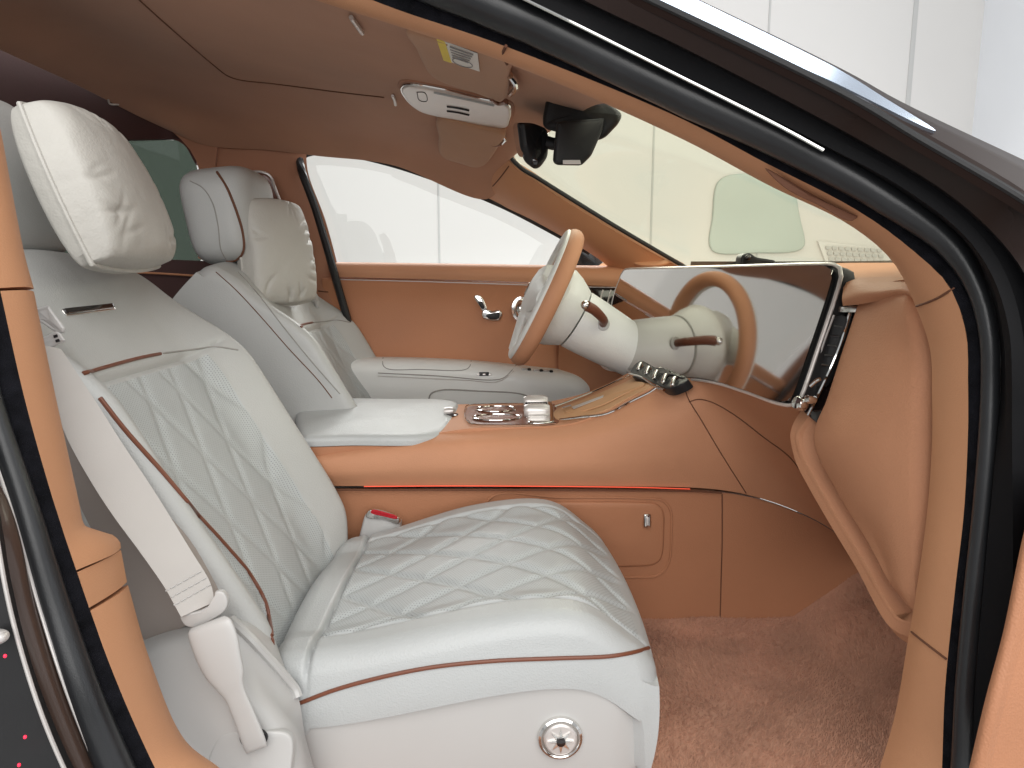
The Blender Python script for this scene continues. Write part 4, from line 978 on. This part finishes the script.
# ------------------------------------------------------------------ head restraints and neck pillows
def headrest(c, w, h, d, tilt, par, nm='headrest'):
    "rounded block: width along Y, height along Z, depth along X, leaning back"
    ct_,st_=math.cos(tilt),math.sin(tilt)
    Zl=A((-st_,0,ct_)); Xl=A((ct_,0,st_)); Yl=A((0,1,0)); S=[]
    for k in range(25):
        t=-1+2*k/24; sc_=(1-abs(t)**5)**.32 if abs(t)<1 else .02; sc_=max(sc_,.03)
        ww=w/2*sc_*(1-.06*t); dd=d/2*sc_*(1+.10*t)
        ring=[]
        for i in range(48):
            a=2*PI*i/48; cx=math.copysign(abs(math.cos(a))**.55,math.cos(a)); sy=math.copysign(abs(math.sin(a))**.55,math.sin(a))
            ring.append(A(c)+Zl*(h/2*t)+Yl*ww*cx+Xl*dd*sy)
        S.append(ring)
    return obj(nm, loft(S), WLW, par, smooth=80)
h1 = headrest(A((-.755,1.09,1.335)),.29,.25,.12,.22,ps)
obj('headrest_post', tube(cr(A([(-.765,1.03,1.24),(-.72,1.03,1.14)]),6),.007,10), CHROME, h1)
obj('headrest_post', tube(cr(A([(-.765,1.17,1.24),(-.72,1.17,1.14)]),6),.007,10), CHROME, h1)
h2c = P(233,218,1.80)
h2 = headrest(h2c,.27,.235,.17,.12,dsn)
hp = hits([(217,172),(226,186),(236,210),(243,235),(243,252),(236,260),(226,261)],[h2],50,.0006)
obj('headrest_seam', tube(hp,.003,6), SEAM, h2)
obj('headrest_seam', tube(hits([(190,181),(203,188),(213,204),(218,225),(221,250),(226,259)],[h2],40,.0006),.0014,6), GSEAM, h2)
for px in (219,240): obj('headrest_post', tube(cr(A([P(px,250,1.80),P(px+3,275,1.80)]),6),.0055,10), CHROME, h2)
def pillow(name, c, W, H, D, tilt, yaw, label, seed, roll=0.0, seamcol=GSEAM, flap=False):
    "soft cushion: W across, H high, D thick; closed lens with wrinkles, piped rim"
    rng = np.random.RandomState(seed)
    n,m = 90,90; u=np.linspace(-1,1,n); U,V=np.meshgrid(u,u,indexing='ij')
    kx=.28; X=U*np.sqrt(1-kx*V*V/2)*W/2; Z=V*np.sqrt(1-kx*U*U/2)*H/2
    X = X*(1-.06*V); 
    e=np.minimum(1-np.abs(U),1-np.abs(V)); q=np.sqrt((1-U**2)*(1-V**2))
    puff=D/2*np.clip(q,0,1)**.42
    wr=np.zeros_like(U)
    for k in range(22):     # creases running in from the rim
        th=rng.uniform(0,2*PI); x0,z0=math.cos(th),math.sin(th); dx,dz=-x0+rng.normal(0,.35),-z0+rng.normal(0,.35); l=math.hypot(dx,dz); dx/=l;dz/=l
        al=(U-x0)*dx+(V-z0)*dz; ac=-(U-x0)*dz+(V-z0)*dx+.12*np.sin(al*4+k); wr-=rng.uniform(.5,1)*np.exp(-(ac/.045)**2)*np.exp(-((al-.08)/.22)**2)
    wr+= .35*np.sin(3*U+2*np.sin(2.3*V+seed))*np.sin(2.6*V+seed*.7)
    wr*=.0048*np.clip(e*7,0,1)
    ct,st=math.cos(tilt),math.sin(tilt); cy,sy=math.cos(yaw),math.sin(yaw); cro,sro=math.cos(roll),math.sin(roll)
    def tow(X,Yd,Z):   # local: X across(+Y world), Yd forward, Z up
        X,Z = X*cro-Z*sro, X*sro+Z*cro
        f = Yd*ct-0*Z; zz = Z*ct+Yd*st; ff = Yd*ct-Z*st
        wx_ = ff*cy - X*sy; wy_ = ff*sy + X*cy
        return np.stack([c[0]+wx_, c[1]+wy_, c[2]+zz],-1)
    front=tow(X,puff+wr,Z); backs=tow(X,-puff*.6,Z)
    v1=front.reshape(-1,3); v2=backs.reshape(-1,3); f=grid_faces(n,m)+grid_faces(n,m,True,off=n*m)
    ring=[i*m for i in range(n)]+[(n-1)*m+j for j in range(1,m)]+[i*m+m-1 for i in range(n-2,-1,-1)]+[j for j in range(m-2,0,-1)]
    for a,b in zip(ring,ring[1:]+ring[:1]): f.append((a,b,b+n*m,a+n*m))
    t=thing(name,label,'pillow',c); cov=obj('pillow_cover',(np.vstack([v1,v2]),f,None),WS,t,smooth=80)
    obj('pillow_piping', tube(front.reshape(-1,3)[ring],.0036,8,closed=True,up=(.9,.1,.4)), WS, t)
    return t,cov,tow
pl1 = pillow('neck_pillow', P(97,196,1.10), .285,.235,.14,math.radians(20),math.radians(8),'large soft ivory leather neck pillow hung on the near seat, closest to the camera',5,roll=0)
pl2 = pillow('neck_pillow', P(274,253,1.78), .20,.26,.12,math.radians(8),math.radians(-32),'narrow ivory neck pillow hanging in front of the far headrest',11)

# ------------------------------------------------------------------ near seat belt
sbt = thing('seat_belt','ivory seat belt running from the tan pillar down to its anchor beside the near seat','seat belt',P(150,600,.75))
def ribbon(cs, nm, m, th=.0014, par=None):
    a=cr(PL([q[0] for q in cs]),60); b=cr(PL([q[1] for q in cs]),60); t=np.linspace(0,1,8)[:,None,None]
    return obj(nm, sheet(a[None]*(1-t)+b[None]*t, th), m, par)
web = ribbon([((44,345,.775),(61,349,.79)),((54,400,.772),(96,402,.80)),((67,438,.77),(122,443,.80)),((90,480,.766),(147,480,.80)),((112,514,.762),(168,513,.80)),((140,552,.758),(190,549,.79)),((165,588,.755),(209,580,.785)),((174,604,.752),(213,592,.78)),((181,617,.75),(214,602,.772))],'belt_webbing',WB,par=sbt)
for k in range(6):
    for r in range(3):
        a=A((164+k*6.4+r*5.2,592-k*3.6+r*6.4)); obj('stitch', tube(hits([(a[0],a[1]),(a[0]+4.6,a[1]-2.6)],[web],4,.0008),.0009,5), WT, web)
def pxslab(pix,d,nm,m,par,back=.02,edge=.004,bulge=.002,n=50,tilt=None,nrm=None):
    q=[(x,y,d+(0 if tilt is None else tilt(x,y))) for x,y in pix]
    return obj(nm, slab(cr(PL(q),n,True),A(nrm if nrm is not None else (0,-1,.15)),back,edge=edge,bulge=bulge), m, par)
ton = pxslab([(180,616),(200,611),(213,602),(215,592),(222,592),(227,600),(225,610),(212,620),(193,628),(184,625)],.757,'belt_tongue',WT,sbt,.008,.002)
def blade(cl, nm, m, par):
    "rounded bar along a pixel centre line: (x,y,depth, half width px, half thickness m)"
    c=cr([q for q in cl],46); S=[]
    for i in range(len(c)):
        t=c[min(i+1,len(c)-1)][:2]-c[max(i-1,0)][:2]; t/=np.linalg.norm(t); s_=A((-t[1],t[0]))
        x,y,d,hw,th=c[i]; L_=P(x+s_[0]*hw,y+s_[1]*hw,d); R_=P(x-s_[0]*hw,y-s_[1]*hw,d); ce=(L_+R_)/2; e1=(L_-R_)/2; e2=-ray(x,y); e2/=np.linalg.norm(e2)
        S.append([ce+e1*math.copysign(abs(math.cos(q))**.5,math.cos(q))+e2*th*math.copysign(abs(math.sin(q))**.5,math.sin(q)) for q in np.linspace(0,2*PI,33)[:-1]])
    return obj(nm, loft(S), m, par, smooth=60)
slv = blade([(207.5,622,.752,18,.004),(209,626,.75,22.5,.009),(214,640,.748,24,.011),(220,660,.747,22,.011),(226,675,.747,19,.010),(230,685,.747,14.5,.009),(235,695,.748,11.5,.008),(244,716,.75,11.5,.008),(254,742,.752,12,.008),(257,750,.753,11,.006)],'anchor_sleeve',WT,sbt)
obj('anchor_slot', slab(cr(PL([(240,733,.757),(262,731,.757),(267,738,.756),(262,748,.755),(248,749,.755),(241,744,.756)]),30,True),-FW,.004,edge=.001), BLACK, sbt)
obj('anchor_plate', slab(cr(PL([(206,775,.755),(212,748,.76),(222,734,.762),(255,731,.762),(286,733,.765),(292,740,.764),(290,775,.757),(286,800,.75),(210,800,.75)]),70,True),(0,-.93,.35),.012,edge=.003), WT, sbt)
gd = obj('belt_guide', slab(poly([(34,309,.79),(49,305,.79),(54,312,.79),(66,328,.79),(64,334,.79),(53,331,.79),(42,323,.79),(34,320,.79)],2.5),-ray(50,320),.02,edge=.003,bulge=.001), WT, sbt)
gd2 = obj('belt_guide', slab(poly([(36,341,.785),(56,331,.785),(61,333,.785),(66,341,.785),(50,349,.785),(40,355,.785)],2),-ray(50,340),.02,edge=.002,bulge=.0005), WT, sbt)
for x,y in ((55,336.5),(57,341)): obj('guide_slot', slab(PL([(x-2,y-1.2,.783),(x+1.6,y-2.2,.783),(x+2.4,y+.4,.783),(x-1.2,y+1.4,.783)]),-FW,.002), BLACK, gd2)
# buckle between seat and console
bk = thing('belt_buckle','ivory seat belt buckle with a red release button standing between the near seat and console','seat belt buckle',P(380,540,1.36))
bo = PL([(357,547,1.355),(361,528,1.355),(366,514,1.355),(372,512.5,1.355),(398,521,1.355),(400,524,1.355),(398,545,1.355),(394,570,1.355),(352,570,1.355)])
obj('buckle_housing', slab(cr(bo,60,True),(0,-1,.1),.03,edge=.006,bulge=.002), WT, bk)
obj('buckle_collar', slab(cr(PL([(366,517,1.347),(369,510,1.347),(384,513,1.347),(399,518,1.347),(398,524,1.347),(384,520,1.347)]),40,True),(0,-1,.3),.022,edge=.003), CHROME, bk)
obj('release_button', slab(cr(PL([(370.5,512.5,1.342),(372,509.6,1.342),(385,512,1.342),(397,516.4,1.342),(397,518.6,1.342),(384,516.4,1.342)]),40,True),(0,-1,.5),.018,edge=.002), REDB, bk)
# driver side belt guide by the far pillar
dbg = thing('belt_anchor','small ivory belt guide on the far pillar next to the driver seat','belt guide',P(314,300,2.0))
obj('guide_body', ell(P(314,298,2.02),.012,.012,.016), WT, dbg); obj('guide_lip', ell(P(317,304,2.02),.008,.008,.014), WT, dbg)
dbt = obj('belt_webbing', ribbon([((316,303,2.03),(318,302,2.03)),((306,285,2.035),(309,283,2.035)),((300,262,2.04),(304,262,2.04))],'x',WB).data and [(A([P(300,262,2.04),P(304,262,2.04),P(318,302,2.03),P(315,303,2.03)])),[(0,1,2,3)],None] and (A([P(300,262,2.04),P(304,262,2.04),P(318,302,2.03),P(315,303,2.03)]),[(0,1,2,3)],None), WB, dbg)
bpy.data.objects.remove(bpy.data.objects['x'])

# ------------------------------------------------------------------ overhead
ovc = thing('overhead_console','satin aluminium overhead console with slots let into the roof lining','overhead console',P(455,103,1.42))
o=cr(A([hit(x,y,[hl])[0] for x,y in [(402,84),(410,81),(440,86),(480,95),(506,100),(511,105),(510,117),(506,124),(496,124.5),(460,117),(425,109),(414,103),(405,93)]]),90,True)
c=o.mean(0); u,s_,vt=np.linalg.svd(o-c); on=vt[2]; on = on if on@(EYE-c)>0 else -on
o = o-on*((o-c)@on)[:,None]; c=o.mean(0)
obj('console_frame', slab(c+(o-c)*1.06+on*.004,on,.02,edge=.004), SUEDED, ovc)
pan = obj('console_panel', slab(o+on*.011,on,.02,edge=.006,bulge=.002), SATIN, ovc)
obj('light_bar', tube(hits([(434,92),(460,97.5),(494,105)],[pan],20,.0),.0035,8), WL, pan)
for y in (106,110.5): obj('console_slot', tube(hits([(447,y),(458,y+1.5),(469,y+4)],[pan],12,.0005),.0028,6), BLACK, pan)
obj('console_button', tube(hits([(417,92),(425,92.5),(427,101),(419,100),(417,92)],[pan],30,.0003),.0009,6), BLACK, pan)
obj('console_rim', tube(o+on*.006,.0018,6,closed=True,up=tuple(on)), CHROME, ovc)
def visor(name,label,pix,d,clip,nrmref=None):
    t=thing(name,label,'sun visor',P(pix[0][0],pix[0][1],d(*pix[0]))); q=cr(A([hit(x,y,[hl])[0] for x,y in pix]),80,True); c=q.mean(0); u,s,vt=np.linalg.svd(q-c); n=vt[2]; n=n if n@(EYE-c)>0 else -n; q=q-n*((q-c)@n*.8)[:,None]
    b=obj('visor_board', slab(q+n*.020,n,.030,edge=.008,bulge=.001), mat('visor_suede',(.42,.235,.14),.9,bump=[(450,.25,.001)],var=(5,.06),sheen=.15) if 'visor_suede' not in bpy.data.materials else bpy.data.materials['visor_suede'], t)
    return t,b,n
v1,vb1,vn1 = visor('sun_visor','larger near sun visor carrying a white and yellow warning label',[(412,4),(418,38),(423,50),(433,67),(445,74),(470,80.5),(496,89),(503,91),(508,87),(511,66),(510,36),(470,20)],lambda x,y:1.02+max(0,(y-40))*.0032,0)
# label
def onb(b,x,y,l): return hit(x,y,[b],l)[0]
lab=obj('warning_label', slab(A([onb(vb1,x,y,.0025) for x,y in ((436.5,38),(478,52),(480,70),(444,58))]),vn1,.0008), PAPER, vb1)
obj('label_band', slab(A([onb(vb1,x,y,.0036) for x,y in ((436.5,38),(445,40.8),(452,60.7),(444,58))]),vn1,.0008), YEL, lab)
for k in range(5):
    y0=44+k*2.6; x0=450+k*.7; obj('print_line', slab(A([onb(vb1,x,y,.0038) for x,y in ((x0,y0),(x0+24-k*2,y0+8-k*.6),(x0+24-k*2,y0+8.7-k*.6),(x0,y0+.8))]),vn1,.0006), INK, lab)
obj('print_ring', tube([onb(vb1,463+10*math.cos(a),60.5+3.4*math.sin(a)+3*math.cos(a),.0036) for a in np.linspace(0,2*PI,24)],.0006,5), INK, lab)
def vclip(pts,d,par):
    obj('visor_hinge', tube(cr(A([hit(x,y,[hl],.014)[0] for x,y in pts]),14),.0055,10), CHROME, par)
vclip([(512,66),(516,72),(517,80),(512,86)],1.13,v1); obj('visor_clip', tube(cr(A([hit(x,y,[hl],.020)[0] for x,y in ((493,87),(500,92),(508,90))]),12),.005,10), mat('brown_plastic',(.20,.08,.045),.4,bump=[(400,.1,.0005)],var=(8,.1)), v1)
v2,vb2,vn2 = visor('sun_visor','smaller far sun visor behind the overhead console, plain brown',[(441,113),(440,130),(441,146),(446,152),(460,158),(474,164),(484,162),(492,152),(500,138),(505,126),(480,120)],lambda x,y:1.56+(y-115)*.006,0)
vclip([(498,128),(503,129),(506,133),(503,137)],1.66,v2); obj('visor_clip', tube(cr(A([hit(x,y,[hl],.020)[0] for x,y in ((489,134),(496,137),(502,136))]),12),.005,10), bpy.data.materials['brown_plastic'], v2)
obj('visor_screw', ell(hit(489,155,[hl],.012)[0],.004,.004,.004), CHROME, v2)
# small roof clip hooks
for nm,lbl,pts,d in (('roof_hook','short bright coat hook on the roof lining at the top edge above the near visor',[(352,13),(356,19),(363,29)],1.1),('roof_button','small pale roof hook left of the overhead console',[(393,93),(395,97),(396,102)],1.40),('coat_hook','thin curved bright hook at the dark rear edge of the roof lining',[(104,101),(109,107),(112,117)],1.75)):
    tag(obj(nm, tube(cr(A([hit(x,y,[hl],.006)[0] for x,y in pts]),12),.0035 if d<1.5 else .0022,8), SATIN), lbl, 'hook')
# ------------------------------------------------------------------ rear-view mirror and sensor housing
mr = thing('rear_view_mirror','black rear-view mirror hanging on its arm below the camera housing','mirror',P(535,143,1.42))
q=poly([(516.5,121,1.40),(533,121.5,1.41),(547,127,1.425),(549.5,138,1.43),(548,156,1.43),(541,166,1.42),(535,168.5,1.415),(525,161,1.41),(520,148,1.40)],4)
obj('mirror_housing', slab(q,(0,-1,0),.10,edge=.014,bulge=.004,bk=ray(533,145)*.10), BLACK, mr)
obj('mirror_glass', slab(cr(PL([(517,124,1.41),(521,123,1.41),(525,157,1.41),(522,156,1.41),(518,142,1.41)]),40,True)+A((-.006,0,0)),(-1,-.3,0),.004), MIRROR, mr)
obj('mirror_arm', tube(cr(PL([(546,142,1.44),(556,144,1.44),(566,138,1.44)]),10),.012,12), BLACK, mr)
obj('mirror_button', lathe([(.006,0),(.006,.002),(.003,.003),(.001,.003)],P(535,161.5,1.375),(-.1,-1,-.2),16), GLOSSB, mr)
sh = thing('sensor_housing','black camera and sensor housing at the top centre of the windscreen','sensor housing',P(580,120,1.42))
q=poly([(550,83,1.36),(563,82,1.35),(600,95,1.32),(624,112,1.30),(621,121,1.30),(606,137,1.31),(594,140,1.32),(544,127,1.37),(543,116,1.37)],6); upper=obj('upper_housing', slab(q,(0,-1,0),.22,edge=.014,bulge=.004,bk=ray(583,110)*.22), BLACK, sh)
q=poly([(557,121,1.30),(606,117,1.30),(603,130,1.30),(592,155,1.30),(582,165,1.30),(557,164.5,1.30),(553,161,1.30),(555,140,1.30)],3.5); lower=obj('lower_housing', slab(q,(0,-1,0),.14,edge=.008,bulge=.002,bk=ray(578,145)*.13), BLACK, sh)
obj('sensor_lens', slab(PL([(563,160,1.293),(580,160,1.293),(581,164,1.293),(563,164,1.293)]),(0,-1,0),.004), SATIN, lower)
for r in range(3):
    for k in range(7): obj('vent_hole', ell(hit(566+k*3.4+r,94+k*1.1+r*2.6,[upper],-.0005)[0],.0018,.0018,.0018,nu=8,nv=6), GLOSSB, upper)
# vanity lamp / handle on the far pillar
fg = thing('pillar_lamp','small dark framed lamp panel on the far pillar just behind the driver headrest','lamp',P(266,190,2.06))
obj('lamp_frame', tube(cr(PL([(248,172,2.065),(262,172,2.06),(270,176,2.06),(275,188,2.06),(282,206,2.06)]),30),.004,8), SATIN, fg)
obj('lamp_panel', slab(cr(PL([(250,174,2.066),(262,174,2.062),(269,178,2.062),(279,206,2.062),(268,206,2.064),(258,190,2.066)]),40,True),(0,-1,0),.01,edge=.001), WOOD, fg)
# ------------------------------------------------------------------ light
w = bpy.data.worlds.new('World'); sc.world = w; w.use_nodes = True
w.node_tree.nodes['Background'].inputs[0].default_value = (.97,.985,1,1); w.node_tree.nodes['Background'].inputs[1].default_value = .54
def area(name, loc, target, sx, sy, power, color=(1,1,1)):
    l = bpy.data.lights.new(name,'AREA'); l.shape='RECTANGLE'; l.size=sx; l.size_y=sy; l.energy=power; l.color=color
    o = bpy.data.objects.new(name,l); col.objects.link(o); o.location = loc
    o.rotation_euler = (Vector(target)-Vector(loc)).to_track_quat('-Z','Y').to_euler(); return o
area('ceiling_softbox', (.3,-1.3,3.4), (0,1.2,.8), 4,2, 88, (1,.98,.95))
area('ceiling_panel', (1.0,2.6,4.2), (1.0,2.5,0), 3.2,1.2, 42, (.93,.965,1))
area('far_fill', (-.3,3.2,.35), (-.3,4.6,1.5), 5,.6, 18, (1,1,1))  # unseen fill lamp added behind the car to brighten the wall
area('driver_side_fill', (-.1,3.7,2.5), (.1,1.5,.7), 2.6,.8, 70, (1,1,.99))  # added fill, lights the cabin through the driver window
area('windscreen_fill', (2.9,1.5,2.3), (.2,1.5,.8), 1.6,2.2, 42, (1,.99,.97))  # added fill with no fixture, sends light in through the windscreen
area('door_side_fill', (.1,-3.4,2.3), (.15,1.8,1.0), 6,2.4, 150, (1,.985,.965))  # unseen fill added outside the doorway to lift the far armrest
sc.view_settings.view_transform = 'Standard'; sc.view_settings.look = 'None'; sc.view_settings.exposure = 0.0; sc.view_settings.gamma = 1
sc.render.engine = 'CYCLES'; sc.cycles.max_bounces = 10; sc.cycles.diffuse_bounces = 5; sc.cycles.glossy_bounces = 4; sc.cycles.transparent_max_bounces = 12
sc.cycles.use_denoising = True
